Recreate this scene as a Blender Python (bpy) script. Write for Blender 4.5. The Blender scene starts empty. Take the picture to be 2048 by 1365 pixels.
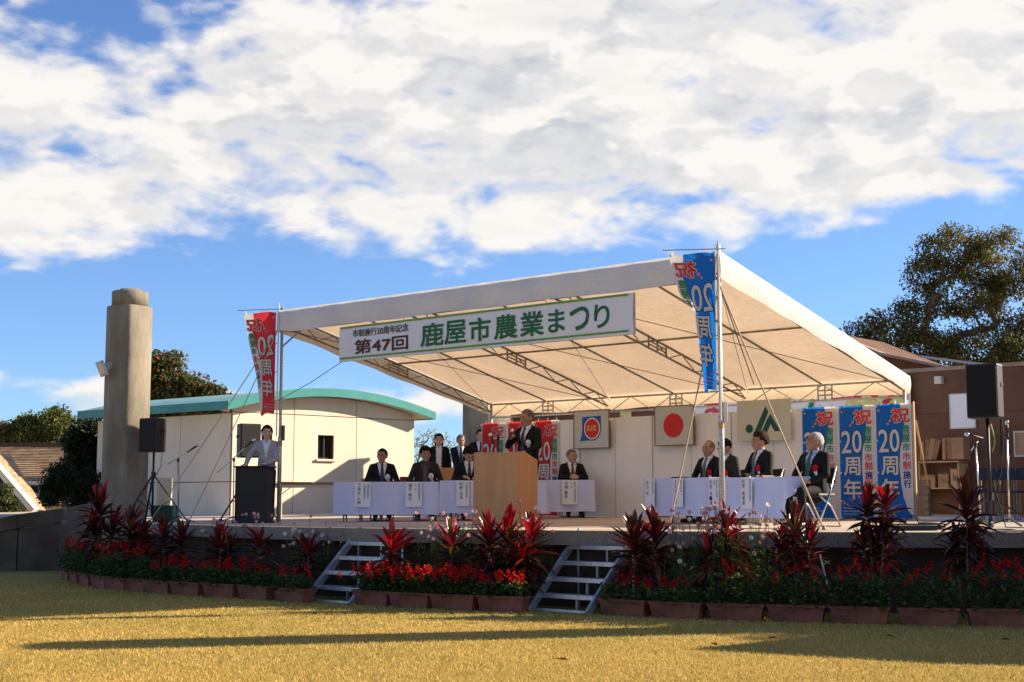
import bpy, bmesh, math, random
import numpy as np
from mathutils import Vector, Matrix, Euler
R = math.radians
random.seed(11); rng = np.random.default_rng(7)
scene = bpy.context.scene
COL = scene.collection

# ------------------------------------------------------------------ camera
F_PX, HORIZON, EYE = 2844.4, 1002.0, 1.34          # photograph pixels, 2048 wide
PITCH = math.atan((HORIZON - 682.5) / F_PX)
cam_d = bpy.data.cameras.new('camera'); cam_d.lens = 50.0; cam_d.sensor_width = 36.0
cam_d.clip_start = 0.1; cam_d.clip_end = 3000
cam = bpy.data.objects.new('camera', cam_d); COL.objects.link(cam)
cam.location = (0, 0, EYE); cam.rotation_euler = (math.pi / 2 + PITCH, 0, 0)
scene.camera = cam

# ------------------------------------------------------------------ light
SUN_EL = R(24.5); SUN_AZ = math.atan2(0.968, 0.25)     # azimuth measured from +Y towards +X
SUN = Vector((math.cos(SUN_EL) * math.sin(SUN_AZ), math.cos(SUN_EL) * math.cos(SUN_AZ), math.sin(SUN_EL)))
sun_d = bpy.data.lights.new('sun', 'SUN'); sun_d.energy = 5.0; sun_d.angle = R(0.53); sun_d.color = (1.0, 0.86, 0.66)
sun = bpy.data.objects.new('sun', sun_d); COL.objects.link(sun)
sun.rotation_euler = (-SUN).to_track_quat('-Z', 'Y').to_euler(); sun.location = SUN * 60
scene.view_settings.view_transform = 'Standard'; scene.view_settings.look = 'None'
scene.view_settings.exposure = 1.22; scene.view_settings.gamma = 1.0
try: scene.view_settings.use_curve_mapping = False
except Exception: pass
scene.cycles.use_denoising = True
scene.cycles.max_bounces = 7; scene.cycles.diffuse_bounces = 3; scene.cycles.glossy_bounces = 2
scene.cycles.transmission_bounces = 4; scene.cycles.transparent_max_bounces = 6
scene.cycles.sample_clamp_indirect = 6.0

class G:
    """small node-graph helper"""
    def __init__(s, nt): s.nt = nt
    def n(s, t, **kw):
        nd = s.nt.nodes.new(t)
        for k, v in kw.items(): setattr(nd, k, v)
        return nd
    def put(s, sock, v):
        if isinstance(v, bpy.types.NodeSocket): s.nt.links.new(v, sock)
        elif v is not None: sock.default_value = v
    def m(s, op, a, b=None, c=None, clamp=False):
        nd = s.n('ShaderNodeMath', operation=op); nd.use_clamp = clamp
        for i, v in enumerate((a, b, c)):
            if v is not None: s.put(nd.inputs[i], v)
        return nd.outputs[0]
    def vm(s, op, a, b=None):
        nd = s.n('ShaderNodeVectorMath', operation=op)
        s.put(nd.inputs[0], a)
        if b is not None: s.put(nd.inputs[1], b)
        return nd.outputs[0]
    def ss(s, v, lo, hi, a=0.0, b=1.0):
        nd = s.n('ShaderNodeMapRange', interpolation_type='SMOOTHSTEP')
        for k, x in zip(('Value', 'From Min', 'From Max', 'To Min', 'To Max'), (v, lo, hi, a, b)): s.put(nd.inputs[k], x)
        return nd.outputs[0]
    def noise(s, vec, scale, detail=4, rough=.5, dist=0.0):
        nd = s.n('ShaderNodeTexNoise')
        if vec is not None: s.put(nd.inputs['Vector'], vec)
        nd.inputs['Scale'].default_value = scale; nd.inputs['Detail'].default_value = detail
        nd.inputs['Roughness'].default_value = rough; nd.inputs['Distortion'].default_value = dist
        return nd.outputs['Fac']
    def mix(s, f, a, b):
        nd = s.n('ShaderNodeMix', data_type='RGBA')
        s.put(nd.inputs[0], f); s.put(nd.inputs[6], a); s.put(nd.inputs[7], b)
        return nd.outputs[2]

def c4(c): return (c[0], c[1], c[2], 1.0)

# ------------------------------------------------------------------ sky (Nishita + a cloud deck)
world = bpy.data.worlds.new('World'); scene.world = world; world.use_nodes = True
g = G(world.node_tree); world.node_tree.nodes.clear()
sky = g.n('ShaderNodeTexSky', sky_type='NISHITA'); sky.sun_disc = False
sky.sun_elevation = SUN_EL; sky.sun_rotation = SUN_AZ; sky.altitude = 50; sky.air_density = 1.0; sky.dust_density = 0.0; sky.ozone_density = 2.2
hs = g.n('ShaderNodeHueSaturation'); hs.inputs['Hue'].default_value = 0.515; hs.inputs['Saturation'].default_value = 1.12; hs.inputs['Value'].default_value = 1.0
g.put(hs.inputs['Color'], sky.outputs[0])
gen = g.n('ShaderNodeTexCoord').outputs['Generated']
sep = g.n('ShaderNodeSeparateXYZ'); g.put(sep.inputs[0], gen)
dx, dy, dz = sep.outputs
az = g.m('ARCTAN2', dx, dy)
azc = g.m('MAXIMUM', g.m('MINIMUM', az, 0.7), -0.7)
def cloud_field(vec, det=9):
    st = g.vm('MULTIPLY', vec, (1.0, 1.0, 2.1))
    big = g.noise(st, 7.0, 1, .5, .4)
    mid = g.noise(g.vm('ADD', st, (3.1, 1.7, .4)), 15.0, 3, .50, .35)
    fine = g.noise(st, 40.0, det - 3, .58, .3)
    return g.m('ADD', g.m('ADD', g.m('MULTIPLY', big, .30), g.m('MULTIPLY', mid, .52)), g.m('MULTIPLY', fine, .18))
n0 = cloud_field(gen)
n1 = cloud_field(g.vm('ADD', gen, (0.010, 0.0, 0.014)))
n2 = cloud_field(g.vm('ADD', gen, (0.030, 0.0, 0.035)), 5)
edge = g.m('MULTIPLY_ADD', azc, 0.055, 0.178)
low = g.ss(g.m('SUBTRACT', dz, edge), -0.04, 0.035)
topz = g.m('MULTIPLY_ADD', azc, 0.20, 0.345)
hi = g.ss(g.m('SUBTRACT', dz, topz), -0.03, 0.07)
puff = g.m('MULTIPLY', g.ss(dz, 0.036, 0.068), g.m('SUBTRACT', 1.0, g.ss(dz, 0.074, 0.104)))
bias = g.m('ADD', g.m('ADD', g.m('MULTIPLY', low, .285), -0.155), g.m('ADD', g.m('MULTIPLY', hi, -.22), g.m('MULTIPLY', puff, .20)))
d0 = g.m('ADD', n0, bias)
dens = g.ss(d0, 0.47, 0.615)
lit = g.m('ADD', g.m('MULTIPLY', g.ss(g.m('SUBTRACT', n0, n1), -0.05, 0.03), .35), g.m('MULTIPLY', g.ss(g.m('SUBTRACT', n0, n2), -0.08, 0.04), .65))
thick = g.ss(d0, 0.54, 0.74)
shade = g.m('MULTIPLY', g.m('SUBTRACT', 1.0, lit), g.m('MULTIPLY_ADD', thick, .75, .25))
greyn = g.ss(g.noise(g.vm('MULTIPLY', gen, (1.0, 1.0, 4.0)), 6.0, 4, .55), .52, .70)
shade = g.m('MINIMUM', g.m('ADD', shade, g.m('MULTIPLY', g.m('MULTIPLY', greyn, thick), .26)), 1.0)
cloud = g.mix(shade, c4((5.75, 5.5, 5.2)), c4((2.85, 3.1, 3.5)))
tint = g.mix(g.ss(dz, 0.0, 0.26), c4((.47, .66, 1.06)), c4((.72, .86, .98)))
air = g.vm('MULTIPLY', hs.outputs[0], tint)
skymix = g.mix(g.m('MULTIPLY', dens, .97), air, cloud)
bg = g.n('ShaderNodeBackground'); bg.inputs['Strength'].default_value = 0.075
g.put(bg.inputs['Color'], skymix)
out = g.n('ShaderNodeOutputWorld'); g.put(out.inputs['Surface'], bg.outputs[0])

# ------------------------------------------------------------------ geometry frame
TH = R(41.257); TL, TD, HF, HR = 8.916, 5.403, 3.615, 2.240
DV = Vector((math.cos(TH), -math.sin(TH), 0)); NV = Vector((math.sin(TH), math.cos(TH), 0))
FL = Vector((2.709, 18.418, 0)) - DV * TL
def floor_z(x, y):
    v = (Vector((x, y, 0)) - FL).dot(NV)
    return .97 + .018 * min(max(0.0, v - 1.0), 7.0)
def T(u, v, z=0.0): return FL + DV * u + NV * v + Vector((0, 0, z))
def Tf(u, v, h=0.0):
    p = FL + DV * u + NV * v; return Vector((p.x, p.y, floor_z(p.x, p.y) + h))
def ray(px, py):
    a = (px - 1024) / F_PX; b = (682.5 - py) / F_PX
    return Vector((a, math.cos(PITCH) - b * math.sin(PITCH), math.sin(PITCH) + b * math.cos(PITCH)))
CAMP = Vector((0, 0, EYE))
def at(px, py, Y): r = ray(px, py); return CAMP + r * (Y / r.y)
def ground(px, py, z=0.0): r = ray(px, py); return CAMP + r * ((z - EYE) / r.z)
def hit_v(px, py, v):
    r = ray(px, py); t = (v + FL.dot(NV)) / r.dot(NV); return CAMP + r * t
def sp(px, Y, h=0.0):
    """a point on the stage floor seen in image column px at depth Y"""
    p = at(px, 1040, Y); return Vector((p.x, Y, floor_z(p.x, Y) + h))
TROT = -TH                                           # z rotation that lines local +X up with DV

# ------------------------------------------------------------------ materials
MATS = {}
def mat(name, col, rough=.7, var=.18, scale=6.0, bump=0.0, bscale=60.0, metal=0.0, col2=None, trans=0.0, spec=.35, detail=5, stretch=(1, 1, 1), coat=0.0, attr=None):
    m = bpy.data.materials.new(name); m.use_nodes = True
    nt = m.node_tree; g = G(nt); b = nt.nodes['Principled BSDF']
    tc = g.vm('MULTIPLY', g.n('ShaderNodeTexCoord').outputs['Object'], stretch)
    nz = g.noise(tc, scale, detail, .6)
    f = g.ss(nz, .3, .7)
    a = c4([x * (1 - var) for x in col]); bb = c4([min(1, x * (1 + var)) for x in (col2 or col)])
    cc = g.mix(f, a, bb)
    if attr:
        at_ = g.n('ShaderNodeAttribute', attribute_name=attr)
        cc = g.mix(at_.outputs['Fac'], cc, c4(col2)) if False else at_.outputs['Color']
    g.put(b.inputs['Base Color'], cc)
    b.inputs['Roughness'].default_value = rough; b.inputs['Metallic'].default_value = metal
    b.inputs['Specular IOR Level'].default_value = spec
    if coat: b.inputs['Coat Weight'].default_value = coat
    if bump:
        bn = g.n('ShaderNodeBump'); bn.inputs['Strength'].default_value = bump; bn.inputs['Distance'].default_value = .02
        g.put(bn.inputs['Height'], g.noise(tc, bscale, 4, .6)); g.put(b.inputs['Normal'], bn.outputs[0])
    if trans:
        tr = g.n('ShaderNodeBsdfTranslucent'); g.put(tr.inputs['Color'], cc)
        mx = g.n('ShaderNodeMixShader'); mx.inputs[0].default_value = trans
        nt.links.new(b.outputs[0], mx.inputs[1]); nt.links.new(tr.outputs[0], mx.inputs[2])
        nt.links.new(mx.outputs[0], nt.nodes['Material Output'].inputs['Surface'])
    MATS[name] = m; return m

mat('concrete', (.195, .165, .12), .9, .22, 2.5, .4, 45, col2=(.225, .195, .15), stretch=(1, 1, .35))
mat('concrete_dark', (.085, .070, .056), .9, .35, 1.6, .5, 30)
mat('aggregate', (.22, .195, .155), .9, .45, 95, .9, 90, col2=(.27, .24, .20), detail=3)
mat('paving', (.46, .37, .29), .8, .12, 1.3, .15, 40, col2=(.50, .42, .34))
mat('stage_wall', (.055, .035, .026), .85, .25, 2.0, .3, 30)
mat('cream_wall', (.70, .60, .47), .85, .055, .7, .25, 90, col2=(.73, .64, .51), stretch=(1, 1, .5))
mat('dark_gap', (.12, .09, .07), .9)
mat('teal_roof', (.035, .25, .235), .45, .12, 1.2, .05, 20)
mat('teal_pale', (.20, .40, .40), .5, .18, 1.5)
mat('brown_wall', (.135, .062, .036), .85, .16, 1.1, .5, 50, col2=(.15, .075, .045))
mat('brown_cap', (.30, .22, .18), .8)
mat('white_panel', (.76, .74, .72), .6, .05, .8, .06, 6)
mat('board_grey', (.50, .50, .47), .5, .03, 1.0)
mat('board_cream', (.54, .52, .43), .5, .05, 1.0)
mat('frame_wood', (.23, .10, .05), .6, .2, 9)
mat('steel', (.36, .36, .35), .42, .2, 14, .1, 60, metal=.85)
mat('steel_dull', (.26, .23, .19), .6, .3, 10, .1, 60, metal=.5)
mat('galv', (.42, .43, .43), .5, .35, 30, .05, 50, metal=.65)
mat('aluminium', (.46, .49, .53), .42, .15, 12, .1, 90, metal=.7)
mat('tread', (.50, .50, .49), .5, .3, 90, .8, 120, metal=.6)
mat('black_plastic', (.012, .012, .013), .45, .2, 40, .25, 200, spec=.45)
mat('black_grille', (.010, .010, .010), .7, .4, 160, .6, 260)
mat('black_rubber', (.016, .016, .016), .8)
mat('chrome', (.70, .70, .70), .22, .05, 5, metal=1.0)
mat('podium_black', (.010, .008, .007), .5, .3, 3, .05, 20)
mat('lectern_wood', (.55, .25, .095), .5, .06, 5, .04, 40, col2=(.58, .28, .11), stretch=(1, 1, .12), detail=7)
mat('table_top', (.30, .17, .08), .5, .2, 6)
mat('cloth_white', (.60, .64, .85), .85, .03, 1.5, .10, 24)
mat('paper', (.80, .81, .85), .8, .03, 2)
mat('ink', (.015, .015, .018), .7)
mat('banner_white', (.72, .71, .74), .6, .02, 1)
mat('banner_green', (.004, .115, .035), .55, .08, 3)
mat('banner_lime', (.10, .30, .025), .55, .08, 3)
mat('banner_maroon', (.07, .010, .010), .55)
mat('nobori_blue', (.008, .17, .62), .7, .05, 2, trans=.4)
mat('nobori_red', (.66, .035, .04), .7, .05, 2, trans=.4)
mat('nobori_white', (.70, .69, .70), .7, .04, 2, trans=.30)
mat('n_red', (.60, .02, .018), .7); mat('n_green', (.01, .20, .08), .7); mat('n_pink', (.55, .05, .10), .7)
mat('n_navy', (.02, .03, .24), .7); mat('n_outline', (.012, .03, .10), .7); mat('n_outline_red', (.18, .01, .01), .7)
mat('n_blossom', (.70, .22, .22), .7)
mat('emblem_blue', (.008, .075, .36), .5, .04); mat('emblem_red', (.55, .014, .010), .5, .04)
mat('emblem_white', (.74, .74, .74), .5, .02); mat('emblem_yellow', (.72, .50, .10), .5, .04); mat('emblem_green', (.006, .07, .055), .5, .04)
mat('ac_cream', (.62, .56, .42), .6, .06, 2)
mat('crate_green', (.010, .13, .085), .55, .15, 5)
mat('terracotta', (.165, .052, .032), .75, .22, 5, .15, 50, col2=(.20, .068, .042))
mat('soil', (.035, .022, .014), .95, .4, 30, .8, 60)
mat('wood_ply', (.42, .26, .13), .7, .2, 4, .1, 40, stretch=(1, 1, .15))
mat('cardboard', (.34, .20, .10), .8, .12, 4)
mat('brick_grey', (.13, .10, .075), .9, .3, 8, .5, 40)
mat('navy_seat', (.010, .016, .05), .5, .2, 8)
mat('rope', (.52, .38, .26), .85, .2, 40, .4, 200)
mat('rope_dark', (.07, .05, .05), .85, .2, 40)
mat('window_glass', (.012, .014, .016), .08, .2, 3, spec=.6)
mat('window_frame', (.03, .026, .024), .5)
mat('shingle', (.30, .19, .105), .85, .28, 3.0, .8, 26, col2=(.36, .235, .14), stretch=(1, 1, 3))
mat('trim_white', (.66, .62, .56), .7, .08, 3)
mat('timber_dark', (.085, .05, .035), .8, .2, 5)
mat('suit_black', (.0095, .0095, .0105), .85, .25, 12, .1, 150, spec=.2)
mat('suit_charcoal', (.022, .021, .021), .85, .25, 12, .1, 150, spec=.2)
mat('suit_navy', (.012, .013, .019), .85, .25, 12, .1, 150, spec=.2)
mat('jacket_grey', (.33, .34, .37), .85, .10, 12, .1, 150, spec=.2)
mat('shirt_white', (.72, .73, .76), .8, .03, 4)
mat('shirt_blue', (.45, .52, .72), .8, .03, 4)
mat('shirt_grey', (.055, .052, .048), .8, .1, 4)
mat('tie_navy', (.012, .016, .05), .5, .2, 30); mat('tie_grey', (.08, .08, .085), .5, .5, 60)
mat('tie_green', (.012, .085, .06), .5, .5, 45); mat('tie_brown', (.09, .045, .035), .5, .5, 60); mat('tie_plum', (.04, .022, .03), .5, .4, 60)
mat('skin', (.48, .255, .165), .55, .10, 14, .1, 80, spec=.4); mat('skin_tan', (.39, .195, .12), .55, .10, 14, .1, 80, spec=.4)
mat('skin_fair', (.60, .37, .27), .55, .07, 14, .05, 80, spec=.4)
mat('hair_black', (.012, .009, .008), .8, .5, 60, .7, 140, stretch=(1, 1, .3), spec=.12); mat('hair_brown', (.035, .016, .010), .8, .5, 60, .7, 140, stretch=(1, 1, .3), spec=.12)
mat('hair_grey', (.16, .15, .145), .8, .5, 60, .7, 140, stretch=(1, 1, .3), spec=.12); mat('hair_white', (.44, .42, .40), .8, .35, 60, .7, 140, stretch=(1, 1, .3), spec=.12)
mat('hair_stubble', (.17, .10, .07), .7, .3, 70)
mat('eye_dark', (.012, .008, .007), .3); mat('lip', (.27, .10, .085), .5); mat('shoe', (.010, .009, .009), .35, .2, 10)
mat('rosette_white', (.78, .78, .82), .7, .05, 20); mat('rosette_red', (.62, .015, .012), .7, .12, 20); mat('ribbon_pink', (.75, .45, .45), .7)
mat('bark', (.13, .10, .075), .9, .3, 9, .7, 30); mat('bark_pale', (.30, .25, .19), .9, .3, 9, .7, 30)
mat('red_box', (.25, .02, .02), .6); mat('yellow_card', (.62, .56, .20), .6); mat('lamp_housing', (.55, .50, .42), .5)
mat('lime_strap', (.40, .55, .10), .6)

# ------------------------------------------------------------------ builders
class MB:
    def __init__(s): s.v = []; s.f = []; s.mi = []
    def add(s, vs, fs, mi=0):
        o = len(s.v); s.v += [tuple(p) for p in vs]; s.f += [tuple(i + o for i in f) for f in fs]; s.mi += [mi] * len(fs); return s
    def box(s, c, size, rz=0.0, mi=0, M=None):
        c = Vector(c); h = Vector(size) / 2; rot = M or Matrix.Rotation(rz, 3, 'Z')
        P = [c + rot @ Vector((x * h.x, y * h.y, z * h.z)) for x in (-1, 1) for y in (-1, 1) for z in (-1, 1)]
        return s.add(P, [(0, 1, 3, 2), (4, 6, 7, 5), (0, 4, 5, 1), (2, 3, 7, 6), (0, 2, 6, 4), (1, 5, 7, 3)], mi)
    def beam(s, a, b, w, h, up=(0, 0, 1), mi=0):
        a, b = Vector(a), Vector(b); d = (b - a); L = d.length; d.normalize()
        sd = d.cross(Vector(up)); sd = sd.normalized() if sd.length > 1e-4 else Vector((1, 0, 0)); u = sd.cross(d)
        P = [a + d * L * t + sd * x * w / 2 + u * y * h / 2 for t in (0, 1) for x in (-1, 1) for y in (-1, 1)]
        return s.add(P, [(0, 1, 3, 2), (4, 6, 7, 5), (0, 4, 5, 1), (2, 3, 7, 6), (0, 2, 6, 4), (1, 5, 7, 3)], mi)
    def tube(s, pts, r, n=8, caps=True, mi=0):
        pts = [Vector(p) for p in pts]; rs = r if isinstance(r, (list, tuple)) else [r] * len(pts)
        V = []; F = []; prev = None
        for i, p in enumerate(pts):
            d = (pts[min(i + 1, len(pts) - 1)] - pts[max(i - 1, 0)]).normalized()
            if prev is None: a = d.orthogonal().normalized()
            else: a = (prev - d * prev.dot(d)); a = a.normalized() if a.length > 1e-5 else d.orthogonal().normalized()
            prev = a; b = d.cross(a)
            V += [p + (a * math.cos(t) + b * math.sin(t)) * rs[i] for t in [2 * math.pi * k / n for k in range(n)]]
        for i in range(len(pts) - 1):
            for k in range(n):
                F.append((i * n + k, i * n + (k + 1) % n, (i + 1) * n + (k + 1) % n, (i + 1) * n + k))
        if caps: F.append(tuple(range(n - 1, -1, -1))); F.append(tuple((len(pts) - 1) * n + k for k in range(n)))
        return s.add(V, F, mi)
    def prism(s, poly, o, ex, ey, ez, depth, mi=0):
        """2D outline (ccw in ex,ey) extruded along ez by depth"""
        o, ex, ey, ez = Vector(o), Vector(ex), Vector(ey), Vector(ez); n = len(poly)
        V = [o + ex * x + ey * y for x, y in poly] + [o + ex * x + ey * y + ez * depth for x, y in poly]
        F = [tuple(range(n - 1, -1, -1)), tuple(range(n, 2 * n))] + [(i, (i + 1) % n, n + (i + 1) % n, n + i) for i in range(n)]
        return s.add(V, F, mi)
    def lathe(s, prof, o, n=24, mi=0, axis=None):
        o = Vector(o); V = []; F = []; q = axis.to_track_quat('Z', 'Y').to_matrix() if axis is not None else Matrix.Identity(3)
        for r, z in prof: V += [o + q @ Vector((r * math.cos(2 * math.pi * k / n), r * math.sin(2 * math.pi * k / n), z)) for k in range(n)]
        for i in range(len(prof) - 1):
            for k in range(n): F.append((i * n + k, i * n + (k + 1) % n, (i + 1) * n + (k + 1) % n, (i + 1) * n + k))
        F.append(tuple(range(n - 1, -1, -1))); F.append(tuple((len(prof) - 1) * n + k for k in range(n)))
        return s.add(V, F, mi)
    def grid(s, fn, nu, nv, mi=0):
        V = [fn(i / nu, j / nv) for j in range(nv + 1) for i in range(nu + 1)]; w = nu + 1
        return s.add(V, [(j * w + i, j * w + i + 1, (j + 1) * w + i + 1, (j + 1) * w + i) for j in range(nv) for i in range(nu)], mi)
    def mesh(s, name, mats, smooth=False):
        me = bpy.data.meshes.new(name); me.from_pydata(s.v, [], s.f)
        for m in (mats if isinstance(mats, (list, tuple)) else [mats]): me.materials.append(MATS[m])
        if any(s.mi): me.polygons.foreach_set('material_index', s.mi)
        if smooth: me.polygons.foreach_set('use_smooth', [True] * len(me.polygons))
        me.update(); return me
    def build(s, name, mats, parent=None, smooth=False, bevel=0.0):
        o = bpy.data.objects.new(name, s.mesh(name, mats, smooth)); COL.objects.link(o)
        if parent is not None: o.parent = parent
        if bevel:
            b = o.modifiers.new('edge', 'BEVEL'); b.width = bevel; b.segments = 2; b.limit_method = 'ANGLE'; b.angle_limit = R(40)
        return o
def link(name, me, parent=None):
    o = bpy.data.objects.new(name, me); COL.objects.link(o)
    if parent is not None: o.parent = parent
    return o
def tag(o, label=None, cat=None, group=None, kind=None):
    if label: o['label'] = label
    if cat: o['category'] = cat
    if group: o['group'] = group
    if kind: o['kind'] = kind
    return o
def thing(name, label, cat, loc=(0, 0, 0), rz=0.0, group=None):
    o = bpy.data.objects.new(name, None); COL.objects.link(o); o.location = loc; o.rotation_euler = (0, 0, rz); o.empty_display_size = .1
    return tag(o, label, cat, group)
def copy_tree(o, parent=None):
    c = o.copy(); COL.objects.link(c); c.parent = parent
    for ch in list(o.children): copy_tree(ch, c)
    return c
def clone(o, loc, rz, label, group=None):
    c = copy_tree(o); c.location = loc; c.rotation_euler = (0, 0, rz); c['label'] = label
    if group: c['group'] = group
    return c
def raw_mesh(name, V, F, mats, smooth=False, colors=None, mi=None):
    """numpy verts, faces of equal size"""
    V = np.asarray(V, np.float32); F = np.asarray(F, np.int32); k = F.shape[1]
    me = bpy.data.meshes.new(name); me.vertices.add(len(V)); me.vertices.foreach_set('co', V.ravel())
    me.loops.add(F.size); me.loops.foreach_set('vertex_index', F.ravel())
    me.polygons.add(len(F)); me.polygons.foreach_set('loop_start', np.arange(len(F), dtype=np.int32) * k)
    try: me.polygons.foreach_set('loop_total', np.full(len(F), k, np.int32))
    except Exception: pass
    for m in (mats if isinstance(mats, (list, tuple)) else [mats]): me.materials.append(MATS[m])
    if mi is not None: me.polygons.foreach_set('material_index', np.asarray(mi, np.int32))
    if smooth: me.polygons.foreach_set('use_smooth', [True] * len(F))
    me.update(calc_edges=True); me.validate()
    if colors is not None:
        ca = me.color_attributes.new('tint', 'FLOAT_COLOR', 'POINT')
        ca.data.foreach_set('color', np.asarray(colors, np.float32).ravel())
    return me

# ------------------------------------------------------------------ writing
_txt = {}
def text_geo(s):
    """triangulated outline of a string, fitted to the unit box (0..1 x, 0..1 y) with its aspect"""
    key = s
    if key in _txt: return _txt[key]
    cu = bpy.data.curves.new('t', 'FONT'); cu.body = s; cu.size = 1.0; cu.resolution_u = 3; cu.fill_mode = 'FRONT'
    ob = bpy.data.objects.new('t', cu); COL.objects.link(ob)
    dg = bpy.context.evaluated_depsgraph_get(); me = bpy.data.meshes.new_from_object(ob.evaluated_get(dg))
    bm = bmesh.new(); bm.from_mesh(me); bmesh.ops.triangulate(bm, faces=bm.faces[:])
    V = np.array([v.co[:] for v in bm.verts])[:, :2] if len(bm.verts) else np.zeros((1, 2)); F = [tuple(v.index for v in f.verts) for f in bm.faces]
    bm.free(); bpy.data.objects.remove(ob); bpy.data.curves.remove(cu); bpy.data.meshes.remove(me)
    lo, hi = V.min(0), V.max(0); V = (V - lo) / np.maximum(hi - lo, 1e-6)
    _txt[key] = (V, F, (hi - lo)); return _txt[key]
def put_text(mb, s, x0, y0, w, h, place, bold=0.0, mi=0, fit=False, both=0.0, lift=0.0, cut=0.0):
    """write s into the box (x0,y0,w,h) of a plane; place(x,y,side,extra) -> 3D. Heavy strokes are several copies a hair apart."""
    V, F, sz = text_geo(s)
    if not F: return
    if cut: V, F = split_tris(V, F, w, h, cut)
    if not fit:
        k = min(w / sz[0], h / sz[1]); cw, ch = sz[0] * k, sz[1] * k
        x0 += (w - cw) / 2; y0 += (h - ch) / 2; w, h = cw, ch
    b = bold * min(h, w if len(s) == 1 else h); x0 += b; y0 += b; w -= 2 * b; h -= 2 * b
    sh = [(0, 0)] if not bold else [(0, 0), (-b, -b), (b, -b), (-b, b), (b, b), (b, 0), (-b, 0)]
    for q, (ox, oy) in enumerate(sh):
        e = q * .00035
        mb.add([place(x0 + ox + p[0] * w, y0 + oy + p[1] * h, 1, e) for p in V], F, mi)
        if both: mb.add([place(x0 + ox + p[0] * w, y0 + oy + p[1] * h, -1, e) for p in V], [f[::-1] for f in F], mi)
def split_tris(V, F, w, h, cut):
    bm = bmesh.new(); vs = [bm.verts.new((p[0] * w, p[1] * h, 0)) for p in V]
    for f in F:
        try: bm.faces.new([vs[i] for i in f])
        except ValueError: pass
    for _ in range(3):
        es = [e for e in bm.edges if e.calc_length() > cut]
        if not es: break
        bmesh.ops.subdivide_edges(bm, edges=es, cuts=1); bmesh.ops.triangulate(bm, faces=bm.faces[:])
    bm.verts.index_update(); V2 = np.array([(v.co.x / w, v.co.y / h) for v in bm.verts]); F2 = [tuple(v.index for v in f.verts) for f in bm.faces]; bm.free(); return V2, F2

# ================================================================== LARGE STRUCTURE
# ---- lawn
def lawn_material():
    m = bpy.data.materials.new('lawn'); m.use_nodes = True; nt = m.node_tree; g = G(nt); b = nt.nodes['Principled BSDF']
    tc = g.n('ShaderNodeTexCoord').outputs['Object']
    a = g.ss(g.noise(tc, .55, 4, .6), .38, .62); c = g.ss(g.noise(tc, 26, 5, .7), .3, .7)
    col = g.mix(a, c4((.58, .39, .11)), c4((.42, .32, .075)))
    col = g.mix(g.m('MULTIPLY', c, .55), col, c4((.34, .23, .06)))
    g.put(b.inputs['Base Color'], col); b.inputs['Roughness'].default_value = .9; b.inputs['Specular IOR Level'].default_value = .1
    bn = g.n('ShaderNodeBump'); bn.inputs['Strength'].default_value = .8; bn.inputs['Distance'].default_value = .03
    g.put(bn.inputs['Height'], g.noise(tc, 60, 4, .7)); g.put(b.inputs['Normal'], bn.outputs[0])
    MATS['lawn'] = m
lawn_material()
mb = MB(); mb.add([(-900, -300, 0), (900, -300, 0), (900, 1500, 0), (-900, 1500, 0)], [(0, 1, 2, 3)])
tag(mb.build('lawn', 'lawn'), kind='structure')

# ---- stage: paved slab with an aggregate lip and a recessed dark wall
EDGE = [(-15, 37), (-11.2, 31.2), (-8.2, 27), (-5.95, 23.75), (-4.65, 22.1), (-3.45, 20.85), (-2.1, 19.75), (-.6, 18.8), (.86, 18.05), (2.1, 17.6), (3.5, 17.3), (4.8, 17.1), (6.1, 17.0), (9.5, 16.9), (15, 16.9), (24, 16.9)]
def smooth_line(P, k=4):
    out = []
    for i in range(len(P) - 1):
        p0, p1, p2, p3 = [Vector(P[max(0, min(len(P) - 1, j))]) for j in (i - 1, i, i + 1, i + 2)]
        for s in range(k):
            t = s / k
            out.append(.5 * ((2 * p1) + (p2 - p0) * t + (2 * p0 - 5 * p1 + 4 * p2 - p3) * t * t + (3 * p1 - p0 - 3 * p2 + p3) * t ** 3))
    out.append(Vector(P[-1])); return out
edge_line = smooth_line(EDGE)
n2 = Vector((NV.x, NV.y))
mb = MB(); steps = [0, .5, 1, 2, 3, 4, 5, 6, 8, 10.2]
V = [];
for p in edge_line:
    for t in steps:
        q = p + n2 * t; V.append((q.x, q.y, floor_z(q.x, q.y)))
k = len(steps)
mb.add(V, [(i * k + j, (i + 1) * k + j, (i + 1) * k + j + 1, i * k + j + 1) for i in range(len(edge_line) - 1) for j in range(k - 1)])
stage = tag(mb.build('stage_floor', 'paving'), kind='structure')
lip = MB(); W = []
for p in edge_line:
    z = floor_z(p.x, p.y); q = p - n2 * .012; b = p + n2 * .30
    W += [(p.x, p.y, z - .004), (q.x, q.y, z - .012), (q.x, q.y, z - .185), (b.x, b.y, z - .185)]
lip.add(W, [(i * 4 + j, i * 4 + j + 1, (i + 1) * 4 + j + 1, (i + 1) * 4 + j) for i in range(len(edge_line) - 1) for j in range(3)])
lip.build('stage_lip', 'aggregate', stage)
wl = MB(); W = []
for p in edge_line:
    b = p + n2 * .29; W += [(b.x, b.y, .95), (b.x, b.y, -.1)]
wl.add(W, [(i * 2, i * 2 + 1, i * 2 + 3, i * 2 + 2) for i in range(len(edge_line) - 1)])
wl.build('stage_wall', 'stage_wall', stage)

def hit_plane(px, py, P0, nrm):
    r = ray(px, py); return CAMP + r * ((Vector(P0) - CAMP).dot(nrm) / r.dot(nrm))

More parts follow.
